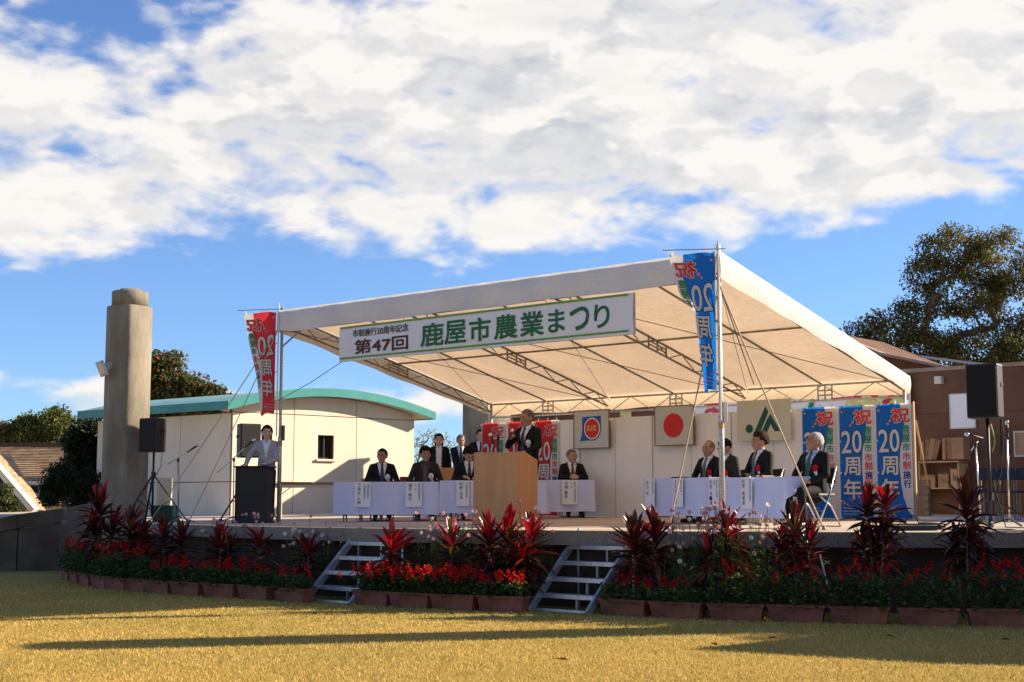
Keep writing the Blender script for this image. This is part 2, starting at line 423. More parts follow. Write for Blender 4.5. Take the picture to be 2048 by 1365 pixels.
# ---- round concrete columns
def column(loc, r, top, label, lamp=False):
    t = thing('concrete_column', label, 'column', loc)
    # rounded-square shaft standing corner-on, with a slight arris
    ca = math.atan2(-loc[1], -loc[0]); V = []; nn = 72; prof = [(1.0, -1.0), (1.0, top * .36), (.997, top * .361), (1.0, top * .364), (1.0, top * .70), (.997, top * .701), (1.0, top * .704), (1.0, top - .30), (.96, top - .28)]
    for sc_, z in prof:
        for q in range(nn):
            w_ = 2 * math.pi * q / nn; rr = r * sc_ * (abs(math.cos(w_)) ** 1.4 + abs(math.sin(w_)) ** 1.4) ** (-1 / 1.4); V.append((rr * math.cos(w_ + ca), rr * math.sin(w_ + ca), z))
    m0 = MB().add(V, [(i * nn + q, i * nn + (q + 1) % nn, (i + 1) * nn + (q + 1) % nn, (i + 1) * nn + q) for i in range(len(prof) - 1) for q in range(nn)] + [tuple((len(prof) - 1) * nn + q for q in range(nn))])
    so_ = m0.build('shaft', 'concrete', t, True); es = so_.modifiers.new('split', 'EDGE_SPLIT'); es.split_angle = R(50)
    MB().lathe([(r * .80, top - .29), (r * .80, top - .03), (r * .76, top - .012), (r * .5, top), (r * .45, top + .03)], (0, 0, 0), 48).build('cap', 'concrete', t, True)
    return t
cl = at(248, 1002, 24.8); ctop = at(251, 583, 24.8).z
column((cl.x, cl.y, .95), .39, ctop - .95, 'tall round concrete column standing beside the cream building and the dark loudspeaker')
c2 = at(962, 900, 31.0); column((c2.x + .12, c2.y, 1.0), .52, 4.3, 'dark concrete column partly hidden behind the tent and the red banners')
column((6.72, 16.25, .0), .52, 5.15, 'concrete column beyond the dark loudspeaker, casting the long lawn shadow')
# floodlight on the column
fp = at(208, 738, 24.45)
t = thing('floodlight', 'small white floodlight bracketed to the tall concrete column', 'lamp', fp)
M_ = Euler((R(20), R(-12), R(-35))).to_matrix()
MB().box((-.03, -.02, 0), (.17, .05, .27), M=M_).build('housing', 'lamp_housing', t, bevel=.01)
MB().box((-.03 - .016, -.055, 0), (.13, .012, .21), M=M_).build('lens', 'trim_white', t)
MB().beam((.02, .0, .03), (.12, .12, .08), .05, .12).build('bracket', 'galv', t)

# ---- cream building with a curved teal roof
A0 = Vector((at(460, 1000, 31).x, 31, 0)); lw = Vector((-.77, .638, 0)).normalized(); rw = Vector((.735, .678, 0)).normalized()
gn = Vector((rw.y, -rw.x, 0)); ln = Vector((lw.y, -lw.x, 0)) * -1
if ln.y > 0: ln = -ln
bld = thing('cream_building', 'cream panelled building with a curved teal roof behind the stage', 'building', A0)
def gt(px, py=900): return (hit_plane(px, py, A0, gn) - A0).dot(rw)
GT = gt(827); zb, zj1, zj2 = .95, 1.75, 3.27
def arc(t):   # underside of the roof along the gable
    s = (t - GT / 2) / (GT / 2 + .3); return 3.30 + .40 * (1 - s * s)
def gpan(poly, name='wall_panel'):
    MB().prism(poly, (0, 0, 0), rw, Vector((0, 0, 1)), gn, .03).build(name, 'cream_wall', bld, bevel=.006)
gp = .008
wx0, wx1 = gt(634), gt(666); wz1 = hit_plane(650, 871, A0, gn).z; wz0 = hit_plane(650, 919, A0, gn).z
cuts = [0, gt(586), gt(711), GT]
for i in range(3):
    a, b = cuts[i] + gp, cuts[i + 1] - gp
    gpan([(a, zb), (b, zb), (b, zj1 - gp), (a, zj1 - gp)])
    if i == 1:
        m_ = MB()
        for q in ([(a, zj1 + gp), (b, zj1 + gp), (b, wz0), (a, wz0)], [(a, wz0), (wx0, wz0), (wx0, wz1), (a, wz1)], [(wx1, wz0), (b, wz0), (b, wz1), (wx1, wz1)], [(a, wz1), (b, wz1), (b, zj2 - gp), (a, zj2 - gp)]):
            m_.prism(q, (0, 0, 0), rw, Vector((0, 0, 1)), gn, .03)
        m_.build('wall_panel', 'cream_wall', bld)
    else: gpan([(a, zj1 + gp), (b, zj1 + gp), (b, zj2 - gp), (a, zj2 - gp)])
    ts = [a + (b - a) * q / 8 for q in range(9)]
    gpan([(a, zj2 + gp), (b, zj2 + gp)] + [(q, max(arc(q), zj2 + .03)) for q in reversed(ts)])
LL = 4.95
lc = [0, 1.75, 3.4, LL]
for i in range(3):
    for z0, z1 in ((zb, zj1 - gp), (zj1 + gp, 3.24)):
        MB().prism([(lc[i] + gp, z0), (lc[i + 1] - gp, z0), (lc[i + 1] - gp, z1), (lc[i] + gp, z1)], (0, 0, 0), lw, Vector((0, 0, 1)), ln, .03).build('wall_panel', 'cream_wall', bld, bevel=.006)
# dark joints behind the panels (window opening left free)
m_ = MB()
zt = Vector((0, 0, 1)); bd = -gn
for q in ([(0.01, zb), (wx0, zb), (wx0, 3.3), (0.01, 3.3)], [(wx1, zb), (GT, zb), (GT, 3.3), (wx1, 3.3)], [(wx0, zb), (wx1, zb), (wx1, wz0), (wx0, wz0)], [(wx0, wz1), (wx1, wz1), (wx1, 3.3), (wx0, 3.3)]):
    m_.prism(q, gn * .004, rw, zt, bd, .12)
m_.prism([(0, zb), (LL, zb), (LL, 3.22), (0, 3.22)], ln * .004, lw, zt, -ln, .12)
m_.prism([(GT * i / 12, arc(GT * i / 12) - .01) for i in range(12, -1, -1)] + [(0, 3.2), (GT, 3.2)], gn * .003, rw, zt, bd, .1)
m_.prism([(0, zb), (LL, zb), (LL, 3.3), (0, 3.3)], rw * (GT - .03), lw, zt, -rw, .03)
m_.build('wall_core', 'dark_gap', bld)
# window
MB().prism([(wx0, wz0), (wx1, wz0), (wx1, wz1), (wx0, wz1)], gn * -.085, rw, zt, bd, .01).build('window_pane', 'window_glass', bld)
wf = MB(); e = .035
for q in ([(wx0, wz0), (wx1, wz0), (wx1, wz0 + e), (wx0, wz0 + e)], [(wx0, wz1 - e), (wx1, wz1 - e), (wx1, wz1), (wx0, wz1)], [(wx0, wz0 + e), (wx0 + e, wz0 + e), (wx0 + e, wz1 - e), (wx0, wz1 - e)], [(wx1 - e, wz0 + e), (wx1, wz0 + e), (wx1, wz1 - e), (wx1 - e, wz1 - e)], [((wx0 + wx1) / 2 - .012, wz0 + e), ((wx0 + wx1) / 2 + .012, wz0 + e), ((wx0 + wx1) / 2 + .012, wz1 - e), ((wx0 + wx1) / 2 - .012, wz1 - e)]):
    wf.prism(q, gn * -.07, rw, zt, gn, .03)
wf.build('window_frame', 'window_frame', bld)
MB().prism([(wx0 - .06, wz0 - .05), (wx1 + .04, wz0 - .05), (wx1 + .04, wz0), (wx0 - .06, wz0)], gn * .028, rw, zt, gn, .06).build('window_sill', 'cream_wall', bld, bevel=.008)
# roof: shell + teal fascias
ov = .32
def roof_pt(t, l, dz=0.0): return rw * t + lw * l + Vector((0, 0, arc(t) + dz)) + gn * .0
rf = MB(); NT = 24
tt = [-ov + (GT + 2 * ov) * i / NT for i in range(NT + 1)]
rf.grid(lambda a, b: roof_pt(-ov + (GT + 2 * ov) * a, -ov + (LL + 2 * ov) * b, .175), NT, 6)
rfo = rf.build('roof', 'teal_pale', bld, True)
uf = MB().grid(lambda a, b: roof_pt(-ov + .01 + (GT + 2 * ov - .02) * a, -ov + .01 + (LL + 2 * ov - .02) * b, .02), NT, 4); uf.build('soffit', 'trim_white', rfo, True)
f_ = MB()
f_.prism([(t, arc(t) - .0) for t in tt] + [(t, arc(t) + .185) for t in reversed(tt)], lw * -ov, rw, zt, -lw, .04)
f_.build('gable_fascia', 'teal_roof', rfo)
za = arc(-ov)
MB().prism([(-ov - .04, za), (LL + ov, za), (LL + ov, za + .185), (-ov - .04, za + .185)], rw * -ov, lw, zt, -rw, .04).build('eave_fascia', 'teal_roof', rfo)
zc = arc(GT + ov)
MB().prism([(-ov - .04, zc), (LL + ov, zc), (LL + ov, zc + .185), (-ov - .04, zc + .185)], rw * (GT + ov), lw, zt, rw, .04).build('eave_fascia', 'teal_roof', rfo)

# ---- long brown building behind the stage
bw = thing('brown_building', 'long low brown rendered building closing off the back of the stage', 'building')
vb = 9.6
u0 = (hit_v(985, 850, vb) - FL).dot(DV); u1 = 24.0
ztop_ = hit_v(1900, 741, vb).z
def bprism(ua, ub, z0, z1, name='wall', m='brown_wall', v=vb, dep=.35):
    return MB().prism([(ua, z0), (ub, z0), (ub, z1), (ua, z1)], T(0, v), DV, zt, NV, dep).build(name, m, bw)
js = [u0, u0 + 3.3, u0 + 6.6, u0 + 9.9, u0 + 12.4, u0 + 15.3, u0 + 18.2, u1]
for a, b in zip(js, js[1:]):
    bprism(a + .008, b - .008, .9, 2.95, 'wall_panel'); bprism(a + .008, b - .008, 2.97, ztop_, 'wall_panel')
bprism(u0, u1, .9, ztop_ - .03, 'wall_core', 'dark_gap', vb + .03, .3)
MB().prism([(u0 - .03, ztop_), (u1, ztop_), (u1, ztop_ + .07), (u0 - .03, ztop_ + .07)], T(0, vb - .05), DV, zt, NV, .5).build('coping', 'brown_cap', bw)
pw = [hit_v(1640, 662, vb + 3), hit_v(1768, 712, vb + 3), hit_v(1925, 744, vb + 3)]
pu = [((p - FL).dot(DV), p.z) for p in pw]
ro = MB().prism([(pu[0][0] - 4, 2.0), (pu[2][0], 2.0)] + [pu[2], pu[1], pu[0], (pu[0][0] - 4, pu[0][1])], T(0, vb + 3), DV, zt, NV, 3.0).build('upper_wall', 'brown_wall', bw)
m_ = MB()
for (a, az_), (b, bz) in zip(pu, pu[1:]): m_.beam(T(a, vb + 2.95, az_ + .03), T(b, vb + 2.95, bz + .03), .3, .06)
m_.build('upper_coping', 'brown_cap', ro)
m_ = MB(); q = pu[1]; m_.beam(T(pu[1][0] + .3, vb + 4.2, pu[1][1] + .05), T(pu[2][0] + .9, vb + 4.2, pu[2][1] + .06), .25, .05); m_.build('roof_edge', 'board_grey', ro)

# ---- concrete ramp wall on the lawn, beside the column
g0 = ground(-60, 1143); g1 = ground(125, 1142); g2 = Vector((-7.2, 25.25, 0))
rwl = thing('ramp_wall', 'low dark concrete ramp wall at the lawn edge below the shingled house', 'wall')
def wall_seg(a, b, za_, zb_, name, pr=.04):
    d = (b - a); d.z = 0; L = d.length; d.normalize(); nn = Vector((d.y, -d.x, 0))
    if nn.y > 0: nn = -nn
    a = Vector((a.x, a.y, 0))
    MB().prism([(0, -.1), (L, -.1), (L, zb_ - .28), (0, za_ - .28)], a, d, zt, -nn, .25).build(name, 'concrete_dark', rwl, bevel=.01)
    MB().prism([(-.02, za_ - .272), (L, zb_ - .272), (L, zb_), (-.02, za_)], a + nn * pr, d, zt, -nn, .29 + pr).build('coping', 'concrete_dark', rwl, bevel=.015)
zA, zB = at(0, 1042, g0.y).z, at(125, 1016, g1.y).z
wall_seg(g0, g1 * .5 + g0 * .5 - Vector((.008, 0, 0)), zA - .06, (zA + zB) / 2, 'wall_panel'); wall_seg(g1 * .5 + g0 * .5 + Vector((.012, 0, 0)), g1, (zA + zB) / 2, zB, 'wall_panel')
wall_seg(g1 + Vector((-.12, .06, 0)), g2, zB - .02, at(200, 1000, g2.y).z, 'wall_panel', -.03)

# ================================================================== TENT
zF = .97 + HF; zR = floor_z(*T(0, TD).xy) + HR
tent = thing('event_tent', 'large white mono-pitch event tent over the stage', 'tent', T(TL / 2, TD / 2, .97))
toff = -tent.location
def canvas_mat(name, col, tcol, tr):
    m = bpy.data.materials.new(name); m.use_nodes = True; nt = m.node_tree; g = G(nt); b = nt.nodes['Principled BSDF']
    tc = g.n('ShaderNodeTexCoord').outputs['Object']
    f = g.ss(g.noise(tc, 1.6, 5, .6), .35, .65)
    g.put(b.inputs['Base Color'], g.mix(f, c4([x * .93 for x in col]), c4(col))); b.inputs['Roughness'].default_value = .7
    bn = g.n('ShaderNodeBump'); bn.inputs['Strength'].default_value = .34; bn.inputs['Distance'].default_value = .08
    wr = g.n('ShaderNodeMapping'); wr.inputs['Scale'].default_value = (2.2, 5.5, 3); wr.inputs['Rotation'].default_value = (0, 0, R(18)); g.put(wr.inputs[0], tc)
    g.put(bn.inputs['Height'], g.noise(wr.outputs[0], 1.5, 4, .55, 1.2)); g.put(b.inputs['Normal'], bn.outputs[0])
    t_ = g.n('ShaderNodeBsdfTranslucent'); g.put(t_.inputs['Color'], g.mix(f, c4([x * .9 for x in tcol]), c4(tcol))); g.put(t_.inputs['Normal'], bn.outputs[0])
    mx = g.n('ShaderNodeMixShader'); mx.inputs[0].default_value = tr
    nt.links.new(b.outputs[0], mx.inputs[1]); nt.links.new(t_.outputs[0], mx.inputs[2]); nt.links.new(mx.outputs[0], nt.nodes['Material Output'].inputs['Surface'])
    MATS[name] = m
canvas_mat('canvas', (.82, .80, .75), (.78, .56, .36), .36)
canvas_mat('canvas_front_shade', (.74, .78, .84), (.60, .60, .58), .34)  # same canvas, with the shade on the front put in as a cooler tone
def roofz(v): return zF + (zR - zF) * v / TD
def roof_surf(a, b, lift=0.0):
    u = TL * a; v = TD * b
    bay = abs(math.sin(math.pi * u / 1.486)); sag = -.05 * bay * math.sin(math.pi * min(1, max(0, b)))
    return T(u, v, roofz(v) + sag + lift) + toff
MB().grid(lambda a, b: roof_surf(a, b), 72, 24).build('canopy', 'canvas', tent, True)
def val(fn, nu, nv, name, m='canvas_front_shade'):
    return MB().grid(fn, nu, nv).build(name, m, tent, True)
fv = lambda a, b: T(TL * a, -.035 - .018 * math.sin(math.pi * b) - .015 * b + .012 * math.sin(a * 37) * b + .01 * math.sin(a * 90 + b * 3), zF + .01 - (.385 + .012 * math.sin(a * 25) - .04 * math.exp(-a * 30)) * b) + toff
val(fv, 90, 8, 'front_valance')
def side(u, s):
    return lambda a, b: T(u + s * (.03 + .014 * math.sin(math.pi * b) + .012 * math.sin(a * 21 + 2 * b) * b), -.03 + (TD + .06) * a, roofz(TD * a) + .012 - (.36 - .10 * a + .01 * math.sin(a * 28)) * b) + toff
val(side(TL, 1), 50, 6, 'side_valance', 'canvas'); val(side(0, -1), 50, 6, 'side_valance', 'canvas')
val(lambda a, b: T(TL * a, TD + .03 + .04 * math.sin(math.pi * b), zR + .01 - (.27 + .012 * math.sin(a * 40)) * b) + toff, 80, 5, 'rear_valance', 'canvas')
# poles
def pole(u, v, top, name='pole'):
    b = Tf(u, v); o = b + toff
    p = MB().tube([o, o + Vector((0, 0, top - b.z))], .026, 14).build(name, 'galv', tent, True)
    MB().lathe([(.075, 0), (.075, .008), (.03, .01)], o, 16).build('foot_plate', 'galv', p)
    return p, o
for u in (0.02, TL - .02):
    p, o = pole(u, .03, zF + (.10 if u > 1 else .06))
    MB().lathe([(.036, .0), (.036, 1.45), (.03, 1.46)], o, 14).build('sleeve', 'galv', p, True)
    MB().box(o + Vector((.055, -.01, 1.52)), (.05, .05, .26)).build('clamp_block', 'brick_grey' if u < 1 else 'trim_white', p, bevel=.006)
    MB().lathe([(.0385, 1.30), (.0385, 1.38)], o, 14).build('tape_band', 'wood_ply', p)
    s = 1 if u < 1 else -1
    MB().tube([T(u, .03, zF - .62) + toff, T(u + s * .55, .05, zF - .32) + toff], .015, 8).build('brace', 'steel', p)
for u in (.05, TL - .05):
    p, o = pole(u, TD - .03, zR - .05)
    s = 1 if u < 1 else -1
    MB().tube([T(u, TD - .03, zR - .70) + toff, T(u + s * .55, TD - .03, zR - .30) + toff], .013, 8).build('brace', 'steel', p)
# trusses
def truss(a0, a1, b0, b1, nz, name, r=.016, m='steel_dull', hinge=True):
    """upper chord a0-a1, lower chord b0-b1, zigzag between"""
    a0, a1, b0, b1 = [x + toff for x in (a0, a1, b0, b1)]
    o = MB().tube([a0, a1], r, 8).build(name, m, tent, True)
    MB().tube([b0, b1], r * .9, 8).build('lower_chord', m, o, True)
    zz = []
    for i in range(nz + 1):
        t = i / nz; zz.append(a0.lerp(a1, t) if i % 2 else b0.lerp(b1, t))
    MB().tube(zz, r * .5, 6).build('lattice', m, o)
    if hinge:
        h = MB(); t0, t1 = .47, .56
        for t in (t0, .515, t1): h.tube([a0.lerp(a1, t), b0.lerp(b1, t)], r * .8, 6)
        for e_ in (.35, .65): h.tube([a0.lerp(a1, t0).lerp(b0.lerp(b1, t0), e_), a0.lerp(a1, t1).lerp(b0.lerp(b1, t1), e_)], r * .7, 6)
        h.build('hinge_frame', m, o)
    return o
for i in range(4):
    u = min(max(TL * i / 3, .06), TL - .06)
    truss(T(u, .05, roofz(.05) - .05), T(u, TD - .04, roofz(TD) - .05), T(u, .05, roofz(.05) - .26), T(u, TD - .04, roofz(TD) - .20), 14, 'rafter_truss', .02)
for i in range(3):
    u = TL * (i + .5) / 3
    MB().tube([T(u, .05, roofz(.05) - .045) + toff, T(u, TD - .04, roofz(TD) - .045) + toff], .017, 8).build('rafter', 'steel_dull', tent, True)
MB().tube([T(.05, 2.7, roofz(2.7) - .075) + toff, T(TL - .05, 2.7, roofz(2.7) - .075) + toff], .017, 8).build('purlin', 'steel_dull', tent, True)
for i in range(3):
    ua, ub = TL * i / 3 + .06, TL * (i + 1) / 3 - .06
    truss(T(ua, TD - .04, zR - .05), T(ub, TD - .04, zR - .05), T(ua, TD - .04, zR - .31), T(ub, TD - .04, zR - .31), 6, 'eave_truss', .018, 'steel')
    truss(T(ua, .06, zF - .05), T(ub, .06, zF - .05), T(ua, .06, zF - .34), T(ub, .06, zF - .34), 8, 'front_truss', .018, 'steel_dull')
    MB().tube([T(ua, .06, zF - .33) + toff, T(ub, TD - .05, zR - .12) + toff], .006, 5).build('bracing_wire', 'rope_dark', tent)
    MB().tube([T(ub, .06, zF - .33) + toff, T(ua, TD - .05, zR - .12) + toff], .004, 5).build('bracing_wire', 'rope_dark', tent)

# ---- title banner hung on the tent front
VB = -.16
c_ = [hit_v(680, 657, VB), hit_v(1267, 583, VB)]
ub0, ub1 = [(p - FL).dot(DV) for p in c_]; BH = .568; BW = ub1 - ub0; bz = 3.585
ban = thing('title_banner', 'wide white title banner with green lettering hung across the tent front', 'banner', T(ub0, VB, bz), TROT)
MB().box((BW / 2, .022, BH / 2), (BW, .04, BH)).build('backing_frame', 'steel', ban)
MB().grid(lambda a, b: Vector((BW * a, -.002 - .012 * math.sin(math.pi * b) + .004 * math.sin(a * 40), BH * b)), 60, 6).build('sheet', 'banner_white', ban, True)
def bpl(x, y, k, e): return Vector((x, -.020 - e, y))
def ux(px, py): return (hit_v(px, py, VB) - FL).dot(DV) - ub0
for z0, z1 in ((.036, .062), (BH - .034, BH - .008)):
    MB().add([(.02, -.019, z0), (BW - .08, -.019, z0), (BW - .08, -.019, z1), (.02, -.019, z1)], [(0, 1, 2, 3)]).build('green_stripe', 'banner_lime', ban)
m_ = MB(); x0, x1 = ux(707, 660), ux(819, 655); put_text(m_, '市制施行20周年記念', x0, .375, x1 - x0, .125, bpl, .012, fit=True); m_.build('small_lettering', 'ink', ban)
m_ = MB(); x0, x1 = ux(711, 690), ux(818, 690); put_text(m_, '第47回', x0, .095, x1 - x0, .235, bpl, .028, fit=True); m_.build('number_lettering', 'banner_maroon', ban)
xs = [(843, 889), (891, 934), (940, 983), (990, 1036), (1042, 1089), (1098, 1131), (1141, 1180), (1190, 1221)]
for ch, (p0, p1) in zip('鹿屋市農業まつり', xs):
    m_ = MB(); x0, x1 = ux(p0, 640), ux(p1, 640); k = .03 if ch in 'まつり' else 0
    put_text(m_, ch, x0, .105 + k * .6, x1 - x0, .36 - k, bpl, .022, fit=True); m_.build('letter', 'banner_green', ban)

# ---- guy ropes
def rope(a, b, r, label, m='rope', sag=.04):
    a, b = Vector(a), Vector(b); P = [a.lerp(b, i / 10) - Vector((0, 0, sag * 4 * (i / 10) * (1 - i / 10))) for i in range(11)]
    o = thing('guy_rope', label, 'rope', b, group='guy ropes of the tent')
    MB().tube([p - b for p in P], r, 6).build('cord', m, o, True)
    MB().lathe([(.03, .0), (.034, .012), (.02, .03), (.01, .06)], (0, 0, 0), 10).build('anchor', 'steel_dull', o)
fr_t, fl_t = T(TL, 0, zF - .42), T(0, 0, zF - .25)
e = sp(1337, 18.6); rope(fr_t, (e.x, e.y, floor_z(e.x, e.y)), .011, 'pale guy rope running from the blue flag pole down past the bald seated man')
e = sp(1648, 18.3); rope(fr_t, (e.x, e.y, floor_z(e.x, e.y)), .011, 'pale guy rope slanting down in front of the white-haired seated man')
e = sp(298, 23.9); rope(fl_t, (e.x, e.y, floor_z(e.x, e.y)), .009, 'outer thin guy rope from the red flag pole to beside the concrete column')
e = sp(376, 23.6); rope(fl_t, (e.x, e.y, floor_z(e.x, e.y)), .009, 'inner thin guy rope from the red flag pole towards the microphone stand')
o = thing('tie_cord', 'thin cord from the title banner corner to the red flag pole', 'cord', T(.05, -.03, 3.05)); a_ = T(.05, -.03, 3.05)
MB().tube([Vector((0, 0, 0)), (T(ub0 + .02, VB + .06, bz + .02) - a_) * .5 - Vector((0, 0, .03)), T(ub0 + .02, VB + .06, bz + .02) - a_], .006, 5).build('cord', 'rope_dark', o)
o = thing('inner_rope', 'brown rope hanging under the tent roof behind the blue flag pole', 'rope', hit_v(1508, 770, TD - .2)); b_ = o.location
MB().tube([fr_t - b_, Vector((0, 0, 0))], .008, 5).build('cord', 'rope_dark', o)

# ================================================================== STAGE DRESSING
# ---- white folding panels
PV = TD - .17
def pu_(px): return (hit_v(px, 930, PV) - FL).dot(DV)
pz = floor_z(*T(4, PV).xy)
pan_names = ['behind the first red banner', 'behind the speaking man', 'beside the red banners', 'holding the blue and red emblem board', 'between the emblem and the red-disc board', 'holding the red-disc board', 'between the red-disc board and the green emblem', 'holding the green emblem board', 'behind the bushy-haired seated man', 'behind the blue banners', 'at the open end with the last blue banner']
e0_, e1_ = pu_(964), pu_(1828); PWD = (e1_ - e0_) / 11; edges = [e0_ + PWD * i for i in range(12)]
pm = MB().box((PWD / 2, .0, .91), (PWD - .008, .03, 1.80)).mesh('panel_board', 'white_panel')
fm = MB(); [fm.box((x, 0, .91), (.006, .036, 1.80)) for x in (0.002, PWD - .008)]; fm = fm.mesh('panel_edge_frame', 'galv')
for i in range(11):
    t = thing('folding_screen', 'white standing panel ' + pan_names[i], 'screen', Tf(edges[i], PV + (.012 if i % 2 else 0)), TROT, 'white panels along the stage back')
    link('board', pm, t); link('edge_frame', fm, t)

# ---- banners (nobori): 0.6 m x 1.8 m, pole at x = 0
BT = [(0, .69), (.08, .74), (.17, .80), (.28, .76), (.42, .66), (.55, .63), (.68, .66), (.80, .71), (.90, .80), (1, .97)]
def bound(t):
    for (a, p), (b, q) in zip(BT, BT[1:]):
        if t <= b: s = (t - a) / (b - a); s = s * s * (3 - 2 * s); return p + (q - p) * s
    return BT[-1][1]
def nobori(parent, colour, place, both):
    """place(x, z, lift): x 0..0.6 from the pole side, z 0..1.8 up"""
    W_, H_ = .6, 1.8
    a = MB().grid(lambda s, t: place(W_ * s * bound(1 - t), H_ * t, 0), 12, 48).build('coloured_cloth', 'nobori_blue' if colour == 'blue' else 'nobori_red', parent, True)
    MB().grid(lambda s, t: place(W_ * (bound(1 - t) + (1 - bound(1 - t)) * s), H_ * t, 0), 8, 48).build('white_cloth', 'nobori_white', parent, True)
    def wr(name, m, items, lift, bold):
        mb = MB(); pl = lambda x, y, k, e: place(x, y, k * (lift + e))
        for s, x0, x1, t0, t1 in items: put_text(mb, s, x0 * W_, (1 - t1) * H_, (x1 - x0) * W_, (t1 - t0) * H_, pl, bold, fit=True, both=both, cut=.05 if both and x1 - x0 < .9 and t1 - t0 > .03 else 0)
        mb.build(name, m, parent)
    dark = 'n_outline' if colour == 'blue' else 'n_outline_red'
    big = [('20', .06, .66, .225, .425), ('周', .12, .60, .46, .625), ('年', .10, .62, .655, .835)]
    e_ = .018
    for q in [('2', .06, .345, .225, .425), ('0', .375, .66, .225, .425)] + big[1:]:
        wr('letter_outline', dark, [(q[0], q[1] - e_, q[2] + e_, q[3] - .006, q[4] + .006)], .0035, .05); wr('letter', 'nobori_white', [q], .0075, .020)
    wr('greeting_outline', 'nobori_white', [('祝', .42, .98, .035, .175)], .006, .05)
    wr('greeting_lettering', 'n_red', [('祝', .44, .96, .040, .170)], .0095, .022)
    wr('green_lettering', 'n_green', [('鹿', .73, .95, .19, .262), ('屋', .73, .95, .268, .342), ('市', .73, .95, .348, .418)], .006, .020)
    wr('pink_lettering', 'n_pink', [('市', .73, .95, .430, .498), ('制', .73, .95, .505, .577)], .006, .020)
    wr('navy_lettering', 'n_navy', [('施', .73, .95, .588, .660), ('行', .74, .95, .668, .738)], .006, .020)
    wr('small_lettering', 'nobori_white', [('20th Anniversary', .06, .50, .905, .922), ('of the municipal system', .06, .62, .932, .950), ('of Kanoya City', .06, .46, .958, .976)], .006, .010)
    mb = MB()
    for bx, bt, br in ((.40, .150, .022), (.33, .178, .016), (.08, .055, .016), (.10, .865, .022), (.20, .880, .014)):
        for k in range(5):
            aa = 2 * math.pi * k / 5; cx, cy = bx * W_ + br * .62 * math.cos(aa), (1 - bt) * H_ + br * .62 * math.sin(aa)
            for sg in ((1, -1) if both else (1,)): mb.add([place(cx + br * .55 * math.cos(q * math.pi / 4), cy + br * .55 * math.sin(q * math.pi / 4), .005 * sg) for q in range(8)], [tuple(range(8))])
    mb.build('blossom_print', 'n_blossom', parent)
    lp = MB()
    for t_ in (0.02, .32, .60, .85): lp.add([place(-.045, H_ * (1 - t_) + .012, .003), place(.03, H_ * (1 - t_) + .012, .003), place(.03, H_ * (1 - t_) - .012, .003), place(-.045, H_ * (1 - t_) - .012, .003)], [(0, 1, 2, 3)])
    for x_ in (.10, .34, .55): lp.add([place(x_ - .014, H_ - .02, .003), place(x_ + .014, H_ - .02, .003), place(x_ + .014, H_ + .045, .003), place(x_ - .014, H_ + .045, .003)], [(0, 1, 2, 3)])
    lp.build('loop_trim', 'nobori_white', parent)['kind'] = 'stuff'
def flat_place(x, z, l): return Vector((x, -.012 - l - .004 * math.sin(x * 11 + z * 2), z))
for colour, us, labs in (('blue', [pu_(1609), pu_(1683), pu_(1757)], ['blue and white anniversary banner nearest the green emblem board', 'middle one of the three flat blue anniversary banners', 'flat blue anniversary banner at the open end of the panels']),
                         ('red', [pu_(967), pu_(1019), pu_(1072)], ['red anniversary banner at the end of the panels by the dark column', 'red anniversary banner half hidden behind the speaking man', 'red anniversary banner between the speaking man and the emblem board'])):
    first = None
    for u, lab in zip(us, labs):
        p = Tf(u, PV - .03, .02)
        if first is None:
            first = thing('anniversary_banner', lab, 'banner', p, TROT, 'flat anniversary banners on the panels'); nobori(first, colour, flat_place, False)
        else: clone(first, p, TROT, lab)

# flags on the front poles: seen from behind, so the writing is mirrored
def flag(colour, pole_u, label, top_z, free, squeeze, zlen, lean, back=0.0):
    base = T(pole_u, -.09, top_z)
    t = thing('pole_banner', label, 'banner', base)
    ex = Vector(free).normalized(); ed = Vector((ex.y, -ex.x, 0))
    if ed.y < 0: ed = -ed
    def pl0(x, z):
        tt_ = max(0.0, 1 - z / 1.8); s = x / .6; over = max(0.0, z - 1.8)
        kf = max(0.0, min(1.0, (tt_ - .28) / .30)) * back; kf = kf * kf * (3 - 2 * kf); x0_ = x
        if s > .60: x = .36 + (x - .36) * (1 - 1.7 * kf)
        w = (1 - squeeze * tt_ ** .8)
        fold = .050 * math.sin(s * 5.5 + tt_ * 2.5) * (.25 + tt_) * max(0, min(1, s * 3)) + .04 * math.sin(tt_ * 9 + s * 2) * s
        dep = x * math.sqrt(max(0, 1 - w * w)) * (.30 + .25 * tt_) + fold + (.07 * kf * min(1, (s - .60) / .15) if s > .60 else 0)
        down = -tt_ * zlen + lean * s * (tt_ * (1 - tt_)) + .015 * math.sin(s * 6 + tt_ * 5) - .03 * s * (1 if tt_ > .02 else 0)
        return ex * (x * w) + ed * dep + Vector((0, 0, down + over))
    def pl(x, z, l):
        p = pl0(x, z)
        if not l: return p
        n_ = (pl0(x + .004, z) - pl0(x - .004, z)).cross(pl0(x, z + .004) - pl0(x, z - .004)).normalized(); return p + n_ * l * 1.3
    nobori(t, colour, pl, True)
    MB().tube([Vector((0, -.0, -zlen - .4)) - ex * .045, Vector((0, 0, .16)) - ex * .045], .012, 8).build('banner_pole', 'trim_white', t)
    MB().tube([Vector((0, 0, .06)) - ex * .14, Vector((0, 0, .045)) + ex * .68], .007, 6).build('cross_bar', 'steel', t)
    return t
flag('red', 0, 'red flag with mirrored writing tied to the tent pole by the cream building', zF - .03, (-1, .12, 0), .46, 1.72, .10)
flag('blue', TL, 'twisted blue flag with mirrored writing tied to the front tent pole', zF - .03, (-1, .05, 0), .58, 1.78, .22, 1.0)

